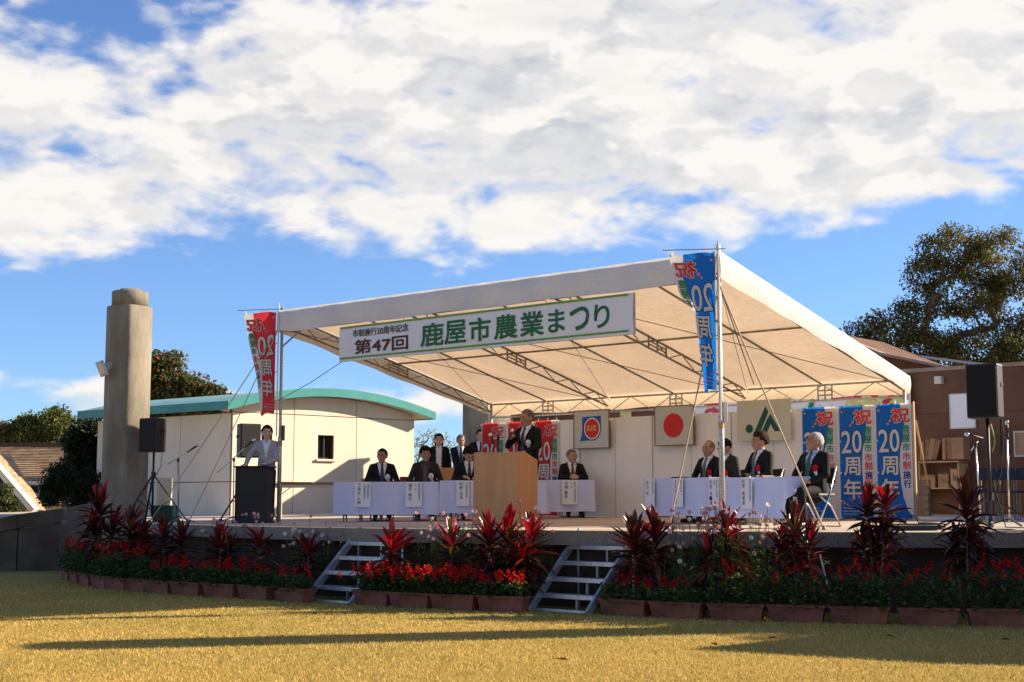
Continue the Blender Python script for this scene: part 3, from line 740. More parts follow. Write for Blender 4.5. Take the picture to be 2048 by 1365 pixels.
# ---- emblem boards on the panels
def board(px0, px1, py0, py1, m, label, frame=True):
    v = PV - .10; a = hit_v(px0, (py0 + py1) / 2, v); b = hit_v(px1, (py0 + py1) / 2, v)
    ua, ub = (a - FL).dot(DV), (b - FL).dot(DV); z1 = hit_v((px0 + px1) / 2, py0, v).z; z0 = hit_v((px0 + px1) / 2, py1, v).z
    t = thing('emblem_board', label, 'sign', T(ua, v, z0), TROT); w, h = ub - ua, z1 - z0
    MB().box((w / 2, 0, h / 2), (w, .02, h)).build('board', m, t)
    if frame:
        f = MB()
        for c, s_ in (((w / 2, .004, -.008), (w + .03, .045, .016)), ((w / 2, .004, h + .008), (w + .03, .045, .016)), ((-.008, .004, h / 2), (.016, .045, h)), ((w + .008, .004, h / 2), (.016, .045, h))): f.box(c, s_)
        f.build('frame', 'frame_wood', t)
    h_ = MB()
    for x in (.12 * w, .9 * w): h_.tube([(x, 0, h), (x, .02, 3.06 - z0)], .006, 5)
    h_.build('hanging_cord', 'trim_white', t)
    return t, w, h
def disc(cx, cz, r, y, n=40, ry=None): return [(cx + r * math.cos(2 * math.pi * k / n), y, cz + (ry or r) * math.sin(2 * math.pi * k / n)) for k in range(n)]
def flat(name, pts, m, parent): MB().add(pts, [tuple(range(len(pts)))]).build(name, m, parent)
t, w, h = board(1149, 1218, 822, 896, 'board_grey', 'white board with a blue and red round emblem on the panels')
X = lambda p: (p - 115) * w / 273; Z = lambda p: (535 - p) * h / 290
cx, cz = X(259), Z(385); r_ = Z(385) - Z(470)
arcp = [(cx + r_ * 1.12 * math.cos(a) * .93, -.013, cz + r_ * 1.12 * math.sin(a)) for a in [R(-105 + i * 105 / 16) for i in range(17)]]
flat('blue_field', [(X(180), -.013, Z(293)), (X(180), -.013, Z(395)), (X(176), -.013, Z(430)), (X(168), -.013, Z(462)), (X(157), -.013, Z(482))] + arcp + [(X(328), -.013, Z(287))], 'emblem_blue', t)
flat('white_ring', disc(cx, cz, r_ * .93, -.016, ry=r_), 'emblem_white', t); flat('red_disc', disc(cx, cz, r_ * .82, -.019, ry=r_ * .89), 'emblem_red', t)
def stroke(mb, pts, wd, y):
    P = [Vector((X(a), 0, Z(b))) for a, b in pts]
    for a, b in zip(P, P[1:]):
        d = (b - a).normalized(); n_ = Vector((-d.z, 0, d.x)) * wd / 2
        mb.add([(q.x, y, q.z) for q in (a - n_, b - n_, b + n_, a + n_)], [(0, 1, 2, 3)])
s_ = MB()
for P in ([(218, 370), (243, 366)], [(235, 360), (231, 382), (219, 405)], [(231, 382), (243, 404)], [(254, 362), (254, 405)], [(266, 367), (292, 365)], [(272, 367), (268, 404)], [(288, 366), (276, 385), (290, 404)]): stroke(s_, P, .016, -.0215)
s_.build('yellow_lettering', 'emblem_yellow', t)
t, w, h = board(1311, 1387, 813, 890, 'board_grey', 'white board with a plain red disc on the panels')
flat('red_disc', disc(w * .485, h * .50, h * .315, -.013), 'emblem_red', t)
t, w, h = board(1475, 1582, 800, 882, 'board_cream', 'cream board with a dark green angular emblem', False)
X = lambda p: (p - 1398) * w / 424; Z = lambda p: (485 - p) * h / 322
flat('green_dot', disc(X(1496), Z(387), .072, -.013), 'emblem_green', t)
for P in ([(1533, 420), (1580, 419), (1650, 262), (1627, 213)], [(1590, 419), (1637, 418), (1666, 352), (1645, 305)], [(1664, 275), (1742, 413), (1697, 415), (1643, 318)]):
    flat('green_bar', [(X(a), -.013, Z(b)) for a, b in P], 'emblem_green', t)

# ---- lecterns
lc_ = sp(1012, 22.25)
t = thing('wooden_lectern', 'pale wooden lectern in front of the speaking man', 'lectern', lc_, R(-31))
w, d = .80, .58
MB().box((0, -d / 2, .56), (w, .03, 1.10)).build('front_panel', 'lectern_wood', t, bevel=.006)
for s in (-1, 1): MB().prism([(-d / 2 + .016, .0), (d / 2, .0), (d / 2, 1.00), (-d / 2 + .20, 1.12), (-d / 2 + .016, 1.12)], (s * (w / 2 - .015) - .015, 0, 0), (0, 1, 0), zt, (1, 0, 0), .03).build('side_panel', 'lectern_wood', t)
MB().beam((0, -d / 2 + .19, 1.10), (0, d / 2 - .02, .985), w - .064, .02).build('desk_board', 'lectern_wood', t)
MB().box((0, .03, .5), (w - .064, d - .1, .02)).build('shelf', 'lectern_wood', t)
pc = sp(508, 24.0)
t = thing('black_podium', 'black speaker podium in front of the woman in grey', 'podium', pc, R(-8))
MB().box((0, 0, .46), (.56, .38, .92)).build('body', 'podium_black', t, bevel=.008)
MB().box((0, 0, .935), (.62, .44, .028)).build('top', 'podium_black', t, bevel=.006)
MB().box((0, 0, .012), (.60, .42, .024)).build('plinth', 'podium_black', t)

# ---- tables, cloths and name cards
def table(p, rz, label, L=1.8, h=.68, group='cloth-covered tables on the stage'):
    t = thing('folding_table', label, 'table', p, rz, group)
    MB().box((0, 0, h - .016), (L, .45, .03)).build('tabletop', 'table_top', t)
    for sx in (-1, 1):
        for sy in (-1, 1): MB().tube([(sx * (L / 2 - .16), sy * .17, 0), (sx * (L / 2 - .16), sy * .17, h - .03)], .014, 8).build('leg', 'steel_dull', t)
        MB().tube([(sx * (L / 2 - .16), -.17, .10), (sx * (L / 2 - .16), .17, .10)], .010, 8).build('cross_rail', 'steel_dull', t)
    return t
def tcloth(p, rz, label, L=1.8, h=.68, drop=.56, seed=0, flare=0.0, open_end=False):
    t = thing('tablecloth', label, 'tablecloth', p, rz, 'white tablecloths'); r = random.Random(seed); ph = [r.uniform(0, 6) for _ in range(4)]
    x0, x1, y0, y1 = -L / 2 - .012, L / 2 + .012, -.24, .24
    per = [(x0, y1), (x0, y0), (x1, y0), (x1, y1)]
    def skirt(a, b):
        # a runs round three sides
        ln_ = [y1 - y0, x1 - x0, y1 - y0]; tot = sum(ln_); s = a * tot
        if s < ln_[0]: x, y, n_ = x0, y1 - s, Vector((-1, 0, 0))
        elif s < ln_[0] + ln_[1]: x, y, n_ = x0 + s - ln_[0], y0, Vector((0, -1, 0))
        else: x, y, n_ = x1, y0 + s - ln_[0] - ln_[1], Vector((1, 0, 0))
        o_ = b * (.014 + .018 * math.sin(s * 9 + ph[0]) + .012 * math.sin(s * 19 + ph[1]) + .012 * math.sin(s * 4 + ph[2]) + flare * max(0, math.sin(s * 3.1 + ph[3])))
        if open_end and n_.x > .5: b = b * max(0, .55 - (y - y0) * 1.0)
        return Vector((x, y, h + .003 - drop * b + .006 * math.sin(s * 5 + ph[1]) * b)) + n_ * o_
    mb = MB().grid(skirt, 150, 8)
    mb.build('draped_skirt', 'cloth_white', t, True)
    MB().grid(lambda a, b: Vector((x0 + (x1 - x0) * a, y0 + (y1 - y0) * b, h + .004)), 6, 3).build('top_cover', 'cloth_white', t)
    return t
def card(t_p, rz, x, label, cols, h=.68, w=.28, hh=.43):
    """name sheet hanging over the front edge of a table: cols = [(text, size, start, x)]"""
    t = thing('name_card', label, 'name card', t_p, rz, 'name cards hung from the tables'); y = -.276
    MB().grid(lambda a, b: Vector((x - w / 2 + w * a, y - .008 + .008 * b - .006 * math.sin(a * 3), h - .0 - hh + hh * b)), 4, 4).build('sheet', 'paper', t)
    m_ = MB(); pl = lambda a, b, k, e: Vector((a, y - .016 - e, b))
    for s, cs, st, cx_ in cols:
        z = h - st * hh
        for ch in s:
            if ch != '　' and ch != ' ': put_text(m_, ch, x + cx_ * w - cs * .5, z - cs, cs, cs * .92, pl, 0, fit=True)
            z -= cs * (1.08 if ch != ' ' else .5)
    m_.build('lettering', 'ink', t)['kind'] = 'stuff'
tabs = {}
t1 = sp(770, 24.85); t1.x = -2.16; t2 = t1 + Vector((1.835, -.06, 0)); RZ1 = R(-1.5)
t3 = Vector((.62, 25.75, floor_z(.62, 25.75) - .0)); RZ3 = R(-3)
rd = Vector((.427, -.904, 0)); r0 = Vector((2.07, 22.4, .985)); RZ4 = math.atan2(-.904, .427); rn = Vector((.904, .427, 0))
t4 = r0 + rd * .905 + rn * .24; t5 = r0 + rd * 2.745 + rn * .24
for p in (t1, t2, t4, t5): p.z = floor_z(p.x, p.y)
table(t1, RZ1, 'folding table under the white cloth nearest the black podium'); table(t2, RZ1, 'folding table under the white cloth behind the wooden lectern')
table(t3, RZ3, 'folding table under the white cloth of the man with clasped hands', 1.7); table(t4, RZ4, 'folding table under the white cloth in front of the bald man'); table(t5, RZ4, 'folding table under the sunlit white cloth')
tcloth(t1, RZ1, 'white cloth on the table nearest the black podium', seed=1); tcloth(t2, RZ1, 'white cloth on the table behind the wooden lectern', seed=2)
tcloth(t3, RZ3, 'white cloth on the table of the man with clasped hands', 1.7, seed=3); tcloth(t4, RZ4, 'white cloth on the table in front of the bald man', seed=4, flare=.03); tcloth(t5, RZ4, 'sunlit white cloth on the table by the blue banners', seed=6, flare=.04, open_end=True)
S1, S2 = .062, .034
card(t1, RZ1, -.40, 'name card hanging in front of the seated man nearest the podium', [('下清水 久男', S1, .05, -.22), ('代表理事組合長', S2, .08, .12), ('大隅森林組合', S2 * 1.15, .05, .34)])
card(t1, RZ1, .48, 'name card hanging in front of the seated man in a grey shirt', [('福元 康光', S1, .05, -.22), ('会　長', S2, .08, .12), ('鹿屋市農業委員会', S2, .05, .34)])
card(t2, RZ1, -.48, 'name card beside the wooden lectern, in front of the bowed man', [('中野 正治', S1, .05, -.22), ('代表理事組合長', S2, .08, .12), ('鹿児島きもつき農業協同組合', S2 * .9, .05, .34)])
card(t3, RZ3, .42, 'name card in front of the man with clasped hands', [('持増 重夫', S1, .05, -.22), ('会　長', S2, .08, .12), ('鹿屋市土地改良連合会', S2, .05, .34)])
card(t4, RZ4, -.66, 'name card at the far end of the angled tables', [('森山 裕', S1, .05, -.22), ('衆議院議員', S2 * 1.1, .05, .34)])
card(t4, RZ4, .16, 'name card in front of the bald seated man', [('正木礼 量様', S1, .05, -.22), ('議長', S2, .05, .12), ('鹿屋市議会', S2, .05, .34)])
card(t5, RZ4, -.72, 'name card just beside the front tent pole', [('新屋 浩一様', S1, .05, -.22), ('会頭', S2, .05, .12), ('鹿屋商工会議所', S2, .05, .34)])
card(t5, RZ4, .10, 'name card in front of the bushy-haired seated man', [('前野 義春様', S1, .05, -.22), ('鹿児島県議会議員', S2 * 1.05, .05, .34)])
# papers on the tables
for i, (tp, rz, x, y, lab, m) in enumerate(((t2, RZ1, -.62, .03, 'open booklet in front of the bowed man', 'paper'), (t2, RZ1, -.40, .05, 'sheet of paper beside the open booklet', 'paper'), (t5, RZ4, .05, .05, 'orange folder on the sunlit table', 'wood_ply'), (t4, RZ4, -.25, .02, 'dark booklet on the bare end of the angled tables', 'navy_seat'))):
    o = thing('booklet', lab, 'booklet', tp + Vector((0, 0, .686)), rz)
    MB().grid(lambda a, b: Vector((x - .13 + .26 * a, y - .1 + .2 * b, .004 + .02 * abs(math.sin(a * math.pi * 2)))), 12, 2).build('page', m, o); MB().box((x, y, .002), (.26, .2, .004)).build('cover', m, o)

# ---- folding chairs
ch = thing('folding_chair', 'x', 'chair', (0, 0, 0), 0, 'black folding chairs behind the tables')
for s in (-1, 1):
    MB().tube([(s * .20, -.24, .012), (s * .205, .02, .42), (s * .20, .20, .82)], .011, 8).build('front_leg', 'chrome', ch, True)
    MB().tube([(s * .18, .30, .012), (s * .18, .10, .28), (s * .18, -.17, .43)], .011, 8).build('rear_leg', 'chrome', ch, True)
MB().tube([(-.20, -.24, .012), (.20, -.24, .012)], .011, 8).build('floor_bar', 'chrome', ch); MB().tube([(-.18, .30, .012), (.18, .30, .012)], .011, 8).build('floor_bar', 'chrome', ch)
MB().box((0, -.02, .435), (.40, .38, .045)).build('seat', 'black_plastic', ch, bevel=.015)
MB().box((0, .185, .70), (.42, .03, .22), M=Matrix.Rotation(R(-13), 3, 'X')).build('backrest', 'black_plastic', ch, bevel=.012)
SEATS = []   # filled by the people section
chair_first = [True]
def put_chair(p, rz, label):
    if chair_first[0]: chair_first[0] = False; ch.location = p; ch.rotation_euler = (0, 0, rz); ch['label'] = label
    else: clone(ch, p, rz, label)

# ---- loudspeakers and stands
def loudspeaker(p, rz, w, h, d, label):
    t = thing('loudspeaker', label, 'loudspeaker', p, rz)
    MB().prism([(-w / 2, -d / 2), (w / 2, -d / 2), (w / 2, d * .1), (w * .3, d / 2), (-w * .3, d / 2), (-w / 2, d * .1)], (0, 0, 0), (1, 0, 0), (0, 1, 0), zt, h).build('cabinet', 'black_plastic', t, bevel=.02)
    MB().box((0, -d / 2 - .006, h / 2), (w * .92, .016, h * .93)).build('grille', 'black_grille', t, bevel=.006)
    for s in (-1, 1): MB().box((s * (w / 2 + .002), -.02, h * .62), (.012, .13, .05)).build('handle', 'black_rubber', t, bevel=.004)
    return t
def sp_stand(p, top, label, leg=.62, hub=.82, rz=0.0, m='black_plastic', r=.019):
    t = thing('speaker_stand', label, 'stand', p, rz)
    MB().tube([(0, 0, .10), (0, 0, top)], r, 10).build('pole', m, t, True)
    MB().lathe([(r * 1.9, hub - .06), (r * 1.9, hub + .04)], (0, 0, 0), 12).build('collar', m, t); MB().box((.035, 0, hub), (.05, .02, .03)).build('knob', m, t)
    for k in range(3):
        a = R(90 + 120 * k); e = Vector((math.cos(a), math.sin(a), 0))
        l = MB().beam(e * .03 + Vector((0, 0, hub - .04)), e * leg + Vector((0, 0, .015)), .030, .018).build('leg', m, t)
        MB().beam(Vector((0, 0, .20)), e * leg * .52 + Vector((0, 0, hub * .47)), .02, .010).build('brace', m, t); MB().box(e * leg + Vector((0, 0, .016)), (.05, .05, .032)).build('rubber_foot', 'black_rubber', l)
    return t
p = sp(304, 24.2); z0 = at(304, 905, 24.2).z - p.z
sp_stand(p, z0 + .05, 'black tripod speaker stand in front of the tall concrete column', rz=R(25)); loudspeaker(p + Vector((0, 0, z0)), R(-28), .38, .575, .34, 'black loudspeaker on a stand beside the tall concrete column')
p = sp(492, 26.6); z0 = at(492, 916, 26.6).z - p.z
sp_stand(p, z0 + .05, 'black speaker stand behind the woman at the podium', rz=R(60)); loudspeaker(p + Vector((0, 0, z0)), R(30), .40, .63, .36, 'black loudspeaker behind the woman at the podium')
p = sp(1982, 18.15); z0 = at(1982, 838, 18.15).z - p.z; RS = p
sp_stand(p, z0 + .05, 'black tripod speaker stand beside the shelf of boxes', leg=.70, hub=.42, rz=R(40), r=.022); loudspeaker(p + Vector((0, 0, z0)), R(-33), .40, .69, .42, 'large black loudspeaker above the shelf of boxes')
# yoke bracket + strap + cable of the large speaker
o = thing('speaker_cable', 'black cable hanging down the large loudspeaker stand', 'cable', p)
MB().tube([Vector((.18, .05, z0 + .2)), Vector((.20, .0, z0 - .2)), Vector((.14, -.02, z0 - .7)), Vector((.05, -.03, .5)), Vector((.15, -.1, .02)), Vector((.5, -.25, .012))], .008, 6).build('cord', 'black_rubber', o, True)
o = thing('yellow_strap', 'yellow-green strap dangling from the large loudspeaker', 'strap', p + Vector((.03, -.03, z0 - .06)))
MB().tube([(0, 0, 0), (.03, 0, -.12), (.05, 0, -.24), (.01, 0, -.36)], .007, 6).build('band', 'lime_strap', o)
o = thing('speaker_cable', 'black cable looping down the stand beside the concrete column', 'cable', sp(304, 24.2))
MB().tube([(.14, 0, 1.18), (.13, -.02, .95), (.02, -.04, .72), (-.16, -.05, .52), (-.05, -.03, .3), (.02, 0, .02)], .006, 6).build('cord', 'black_rubber', o, True)

# ---- microphone stands
def mic(p, d, label):
    d = Vector(d).normalized(); t = thing('microphone', label, 'microphone', p)
    MB().lathe([(.011, -.19), (.016, -.05), (.019, 0)], (0, 0, 0), 12, axis=d).build('body', 'black_plastic', t, True)
    MB().lathe([(.019, 0), (.026, .012), (.027, .035), (.02, .055), (.006, .063)], (0, 0, 0), 12, axis=d).build('grille', 'chrome', t, True)
def mic_stand(p, clamp, b0, b1, label, m='steel', dark=True):
    t = thing('microphone_stand', label, 'stand', p); L = lambda q: Vector(q) - Vector(p)
    MB().tube([(0, 0, .05), L(clamp)], .011, 8).build('upright', m, t, True)
    MB().lathe([(.022, -.03), (.022, .03)], L(clamp), 10).build('clamp', 'black_plastic', t)
    for k in range(3):
        a = R(40 + 120 * k); MB().tube([(0, 0, .10), (.30 * math.cos(a), .30 * math.sin(a), .012)], .010, 6).build('leg', 'black_plastic' if dark else m, t)
    if b0 is not None: MB().tube([L(b0), L(b1)], .008, 8).build('boom', 'chrome', t, True)
Y = 24.6; p = sp(357, Y); mic_stand(p, at(356, 921, Y), at(335, 929, Y), at(385, 898, Y), 'microphone stand with a boom in front of the cream wall'); mic(at(392, 893, Y), at(398, 889, Y) - at(385, 898, Y), 'microphone on the boom beside the concrete column')
Y = 23.8; p = sp(466, Y); mic_stand(p, at(468, 920, Y), at(434, 946, Y), at(500, 887, Y), 'microphone stand whose boom points at the woman in grey'); mic(at(505, 883, Y), at(510, 879, Y) - at(500, 887, Y), 'microphone aimed at the woman in grey')
Y = 18.8; p = sp(1962, Y); mic_stand(p, at(1951, 890, Y), at(1942, 902, Y), at(1955, 884, Y), 'chrome microphone stand in front of the shelf of boxes', 'chrome'); mic(at(1938, 870, Y), at(1930, 868.5, Y) - at(1955, 875, Y), 'level microphone in front of the shelf of boxes')
p = sp(2019, Y); mic_stand(p, at(2014, 870, Y), None, None, 'upright chrome microphone stand behind the large loudspeaker pole', 'chrome'); mic(at(2014, 850, Y), (0, 0, 1), 'upright microphone beside the large loudspeaker')
# boom microphone at the lectern
Y = 22.9; p = sp(996, Y); mic_stand(p, at(996, 874, Y), at(983, 880, Y), at(1011, 871, Y), 'black boom microphone stand beside the wooden lectern', 'black_plastic'); mic(at(982, 874, Y), at(978, 866, Y) - at(985, 884, Y), 'drooping microphone beside the wooden lectern')

# ---- air conditioner and crate
p = sp(327, 26.4)
t = thing('air_conditioner', 'cream outdoor air conditioner unit against the cream wall', 'air conditioner', p, R(10))
MB().box((0, 0, .40), (.27, .26, .78)).build('casing', 'ac_cream', t, bevel=.012); MB().box((.0, -.133, .68), (.12, .012, .05)).build('label_plate', 'trim_white', t)
for i in range(7): MB().box((0, -.134, .30 + i * .04), (.20, .012, .012)).build('louvre', 'ac_cream', t)
def crate(p, rz, label):
    t = thing('plastic_crate', label, 'crate', p, rz); w, d, h = .36, .27, .29
    for z in (.02, h - .02): 
        f = MB()
        for c, s_ in (((0, -d / 2, z), (w, .02, .04)), ((0, d / 2, z), (w, .02, .04)), ((-w / 2 + .01, 0, z), (.02, d - .022, .04)), ((w / 2 - .01, 0, z), (.02, d - .022, .04))): f.box(c, s_)
        f.build('rim', 'crate_green', t)
    for sx in (-1, 1):
        for sy in (-1, 1): MB().box((sx * (w / 2 - .012), sy * (d / 2 - .012), h / 2), (.026, .026, h - .082)).build('corner_post', 'crate_green', t)
    for i in range(8): MB().box((-w / 2 + .04 + i * .04, -d / 2 + .002, h / 2), (.014, .012, h - .082)).build('slat', 'crate_green', t)
    for s in (-1, 1): MB().box((s * (w / 2 - .012), 0, h / 2), (.008, d - .06, h - .082)).build('side_wall', 'crate_green', t)
    MB().box((0, d / 2 - .004, h / 2), (w - .06, .008, h - .082)).build('back_wall', 'crate_green', t); MB().box((0, 0, .006), (w - .05, d - .05, .01)).build('base', 'crate_green', t)
crate(sp(330, 25.3), R(-4), 'green plastic crate below the air conditioner')

# ---- long bare table behind the podium, with boards and red boxes on it
p = sp(650, 27.4); p.x = at(650, 960, 27.4).x
t = thing('trestle_table', 'long bare trestle table with pale legs behind the podium', 'table', p, R(2))
MB().box((.55, 0, .655), (3.1, .6, .03)).build('tabletop', 'table_top', t); MB().box((.55, -.29, .61), (3.0, .02, .05)).build('apron', 'ac_cream', t)
for x in (-.86, 1.95):
    for y in (-.25, .25): MB().tube([(x, y, 0), (x, y, .6)], .016, 8).build('leg', 'ac_cream', t)
    MB().tube([(x, -.25, .22), (x, .25, .22)], .010, 6).build('cross_rail', 'steel_dull', t); MB().tube([(x, -.25, .42), (x + .25, -.25, .6)], .009, 6).build('brace', 'ac_cream', t)
for i, (x, lab) in enumerate(((-.75, 'dark wooden board lying on the bare table behind the podium'), (.32, 'brown wooden board lying on the bare table beside the covered table'))):
    o = thing('wooden_board', lab, 'board', p + Vector((x, -.05, .672)), R(2)); MB().box((.2, 0, .012), (.62, .4, .022)).build('plank', 'frame_wood', o, bevel=.003)
for px, lab in ((808, 'small red box beside the seated man in a grey shirt'), (822, 'red box with a white lid behind the grey-shirted man')):
    o = thing('red_box', lab, 'box', at(px, 958, 27.2)); o.location.z = p.z + .672
    MB().box((0, 0, .05), (.15, .14, .10)).build('carton', 'red_box', o); MB().box((0, 0, .112), (.155, .145, .022)).build('lid', 'trim_white' if px > 815 else 'red_box', o)
for px, lab in ((897, 'wooden screen standing between the standing woman and man'), (744, 'orange wooden chair back behind the seated man by the podium')):
    Yw = 27.9 if px > 800 else 25.75
    o = thing('wooden_chair', lab, 'chair', sp(px, Yw)); MB().box((0, 0, .62 if px > 800 else .60), (.42, .03, .66 if px > 800 else .30)).build('backrest', 'lectern_wood', o, bevel=.01); MB().box((0, -.18, .28), (.40, .36, .03)).build('seat', 'lectern_wood', o)
    for sx in (-.18, .18):
        for sy in (-.33, 0): MB().box((sx, sy, .13), (.03, .03, .26)).build('leg', 'lectern_wood', o)

# ---- aluminium stairs
def stairs(px, py, label):
    b = ground(px, py); t = thing('stage_stairs', label, 'stairs', (b.x, b.y, 0), TROT, 'aluminium stairs up to the stage')
    W_ = .90; run = 1.02; H_ = .955
    for x in (0, W_): MB().beam((x, 0, .0), (x, run, H_), .035, .10).build('stringer', 'aluminium', t, bevel=.004)
    for k in range(4):
        f = (k + 1) / 5; y, z = run * f, H_ * f
        tr_ = MB().box((W_ / 2, y + .08, z), (W_ - .042, .20, .035)).build('tread', 'tread', t, bevel=.004); MB().box((W_ / 2, y - .03, z - .006), (W_ - .044, .018, .05)).build('nosing', 'aluminium', tr_)
        MB().box((W_ * .55, y + .12, z - .105), (.03, .03, .17)).build('strut', 'aluminium', t)
    MB().box((W_ / 2, .02, .03), (W_ - .042, .03, .03)).build('foot_rail', 'aluminium', t)
    for x in (.015, W_ - .015): MB().beam((x, run - .06, .0), (x, run - .06, H_ - .08), .03, .03, up=(0, 1, 0)).build('rear_post', 'aluminium', t)
stairs(609, 1204, 'aluminium stage stairs between the shaded flower bed and the bright red salvias')
stairs(1058, 1223, 'aluminium stage stairs below the wooden lectern, nearer the blue flag')

# ---- things along the brown wall
def wall_box(px0, px1, py0, py1, v, dep, name, m, label, cat, part):
    a, b = hit_v(px0, (py0 + py1) / 2, v), hit_v(px1, (py0 + py1) / 2, v); ua, ub = (a - FL).dot(DV), (b - FL).dot(DV)
    z1, z0 = hit_v((px0 + px1) / 2, py0, v).z, hit_v((px0 + px1) / 2, py1, v).z
    t = thing(name, label, cat, T(ua, v, z0), TROT); w, h = ub - ua, z1 - z0
    MB().box((w / 2, dep / 2, h / 2), (w, dep, h)).build(part, m, t, bevel=.004); return t, w, h
t, w, h = wall_box(1899, 1951, 787, 858, vb - .04, .015, 'wall_poster', 'paper', 'blank-looking pale poster in a clear sleeve on the brown wall', 'poster', 'sheet')
f = MB(); [f.box(c, s_) for c, s_ in (((w / 2, -.003, .01), (w, .01, .02)), ((w / 2, -.003, h - .01), (w, .01, .02)), ((.01, -.003, h / 2), (.02, .01, h - .04)), ((w - .01, -.003, h / 2), (.02, .01, h - .04)))]; f.build('sleeve_frame', 'board_grey', t)
t, w, h = wall_box(2028, 2075, 862, 914, vb - .05, .03, 'picture_frame', 'wood_ply', 'framed brown picture on the wall behind the large loudspeaker', 'picture', 'picture')
f = MB(); [f.box(c, s_) for c, s_ in (((w / 2, -.006, .015), (w, .03, .03)), ((w / 2, -.006, h - .015), (w, .03, .03)), ((.015, -.006, h / 2), (.03, .03, h - .06)), ((w - .015, -.006, h / 2), (.03, .03, h - .06)))]; f.build('frame', 'board_grey', t)
t, w, h = wall_box(1868, 1882, 753, 768, vb - .13, .12, 'wall_speaker', 'trim_white', 'small white box speaker high on the brown wall', 'speaker', 'cabinet')
MB().box((w / 2, -.004, h / 2), (w * .8, .01, h * .8)).build('grille', 'ac_cream', t)
t, w, h = wall_box(1240, 1262, 820, 836, vb - .05, .02, 'wall_card', 'yellow_card', 'pale yellow card on the brown wall above the white panels', 'card', 'sheet')
# pale festival sheet under the eave
a = hit_v(1560, 815, vb - .12); b = hit_v(1822, 800, vb - .12); ua, ub = (a - FL).dot(DV), (b - FL).dot(DV); ua = (hit_v(1385, 830, vb - .12) - FL).dot(DV)
zs = hit_v(1650, 838, vb - .12).z
t = thing('festival_sheet', 'pale plastic sheet with big coloured letters on the brown wall behind the tent eave', 'banner', T(ua, vb - .12, zs), TROT); w = ub - ua
MB().grid(lambda x, y: Vector((w * x, .02 * math.sin(x * 30) * (1 - y), .75 * y - .03 * math.sin(x * 17) * (1 - y))), 40, 4).build('sheet', 'banner_white', t, True)
MB().box((w * .86, -.03, .38), (w * .26, .008, .66)).build('yellow_panel', 'yellow_card', t)
for i, (chh, m) in enumerate((('ま', 'n_pink'), ('つ', 'emblem_blue'), ('ス', 'n_red'), ('テ', 'n_green'), ('ー', 'n_pink'), ('ジ', 'n_red'))):
    mb = MB(); put_text(mb, chh, w * (.05 + i * .155), .10, .62, .56 if chh != 'ー' else .62, lambda x, y, k, e: Vector((x, -.045 - e, y)), .03); mb.build('letter', m, t)
# shelf with boxes and boards
sv = 8.7
def su(px, py): p = hit_v(px, py, sv); return (p - FL).dot(DV), p.z
ua, za_ = su(1836, 925); ub, zb_ = su(1917, 925); _, zc_ = su(1875, 977); fz = floor_z(*T(ua, sv).xy)
sh = thing('wooden_shelf', 'open wooden shelf unit beside the blue banners', 'shelf', T(ua, sv, fz), TROT); w = ub - ua; H1, H2 = za_ - fz, zc_ - fz
for z in (H1, H2): MB().box((w / 2, .2, z), (w, .4, .025)).build('shelf_board', 'wood_ply', sh)
for x in (.012, w - .012): MB().box((x, .2, H1 / 2 - .014), (.024, .39, H1 - .028)).build('side_panel', 'wood_ply', sh)
MB().box((w / 2, .392, H1 / 2), (w - .05, .01, H1 - .03)).build('back_panel', 'brown_wall', sh)
def shbox(px0, px1, py0, m, label, name='cardboard_box', base=None, cat='box'):
    a, _ = su(px0, 960); b, _ = su(px1, 960); z1 = su((px0 + px1) / 2, py0)[1]; z0 = fz + (H2 if base is None else base) + .013
    t = thing(name, label, cat, T((a + b) / 2, sv + .16, z0), TROT); hh = z1 - z0; ww = b - a
    MB().box((0, 0, hh / 2), (ww, .24, hh)).build('carton', m, t, bevel=.004); MB().box((0, -.122, hh * .5), (ww * .3, .004, hh * .28)).build('printed_mark', 'frame_wood', t)
    for s in (-1, 1): MB().box((s * ww * .25, -.02, hh + .012), (ww * .44, .22, .006), M=Matrix.Rotation(R(8 * s), 3, 'Y')).build('flap', m, t)
shbox(1839, 1868, 951, 'cardboard', 'brown cardboard box on the shelf next to the blue banner'); shbox(1874, 1895, 948, 'cardboard', 'middle cardboard box on the wooden shelf'); shbox(1899, 1913, 939, 'wood_ply', 'tall pale cardboard box at the outer end of the shelf')
for i, (px, wpx, top, lean) in enumerate(((1842, 8, 884, 2), (1853, 8, 879, 4), (1863, 10, 877, 14), (1874, 10, 879, 18), (1886, 7, 876, 1), (1896, 10, 875, 0), (1913, 24, 875, 0))):
    a, _ = su(px - wpx / 2, 900); b, _ = su(px + wpx / 2, 900); z1 = su(px, top)[1]; z0 = fz + H1 + .013
    o = thing('wooden_plank', ['first', 'second', 'third, leaning', 'fourth, most tilted', 'fifth', 'sixth', 'wide seventh'][i] + ' brown board standing on the wooden shelf, counted from the blue banners', 'plank', T((a + b) / 2 - math.sin(R(lean)) * .12, sv + .18, z0 + .008), TROT, 'boards standing on the wooden shelf')
    MB().box((0, 0, (z1 - z0) / 2 + .004), (b - a, .28, z1 - z0 - .03), M=Matrix.Rotation(R(lean), 3, 'Y')).build('board', 'frame_wood' if i % 2 else 'cardboard', o, bevel=.003)
a, _ = su(1838, 1000); b, _ = su(1862, 1000)
bp = T((a + b) / 2 - .3, 6.9); bp.z = floor_z(bp.x, bp.y)
bp = sp(1850, 24.2)
for i in range(5):
    o = thing('concrete_block', ['lowest', 'second lowest', 'middle', 'second highest', 'topmost'][i] + ' rough block of the tied stack beside the blue banners', 'block', bp + Vector((.008 * math.sin(i * 3), 0, .002 + i * .122)), R(-30 + 4 * math.sin(i * 5)), 'stacked rough blocks')
    MB().box((0, 0, .059), (.20, .18, .114)).build('block', 'brick_grey', o, bevel=.012)
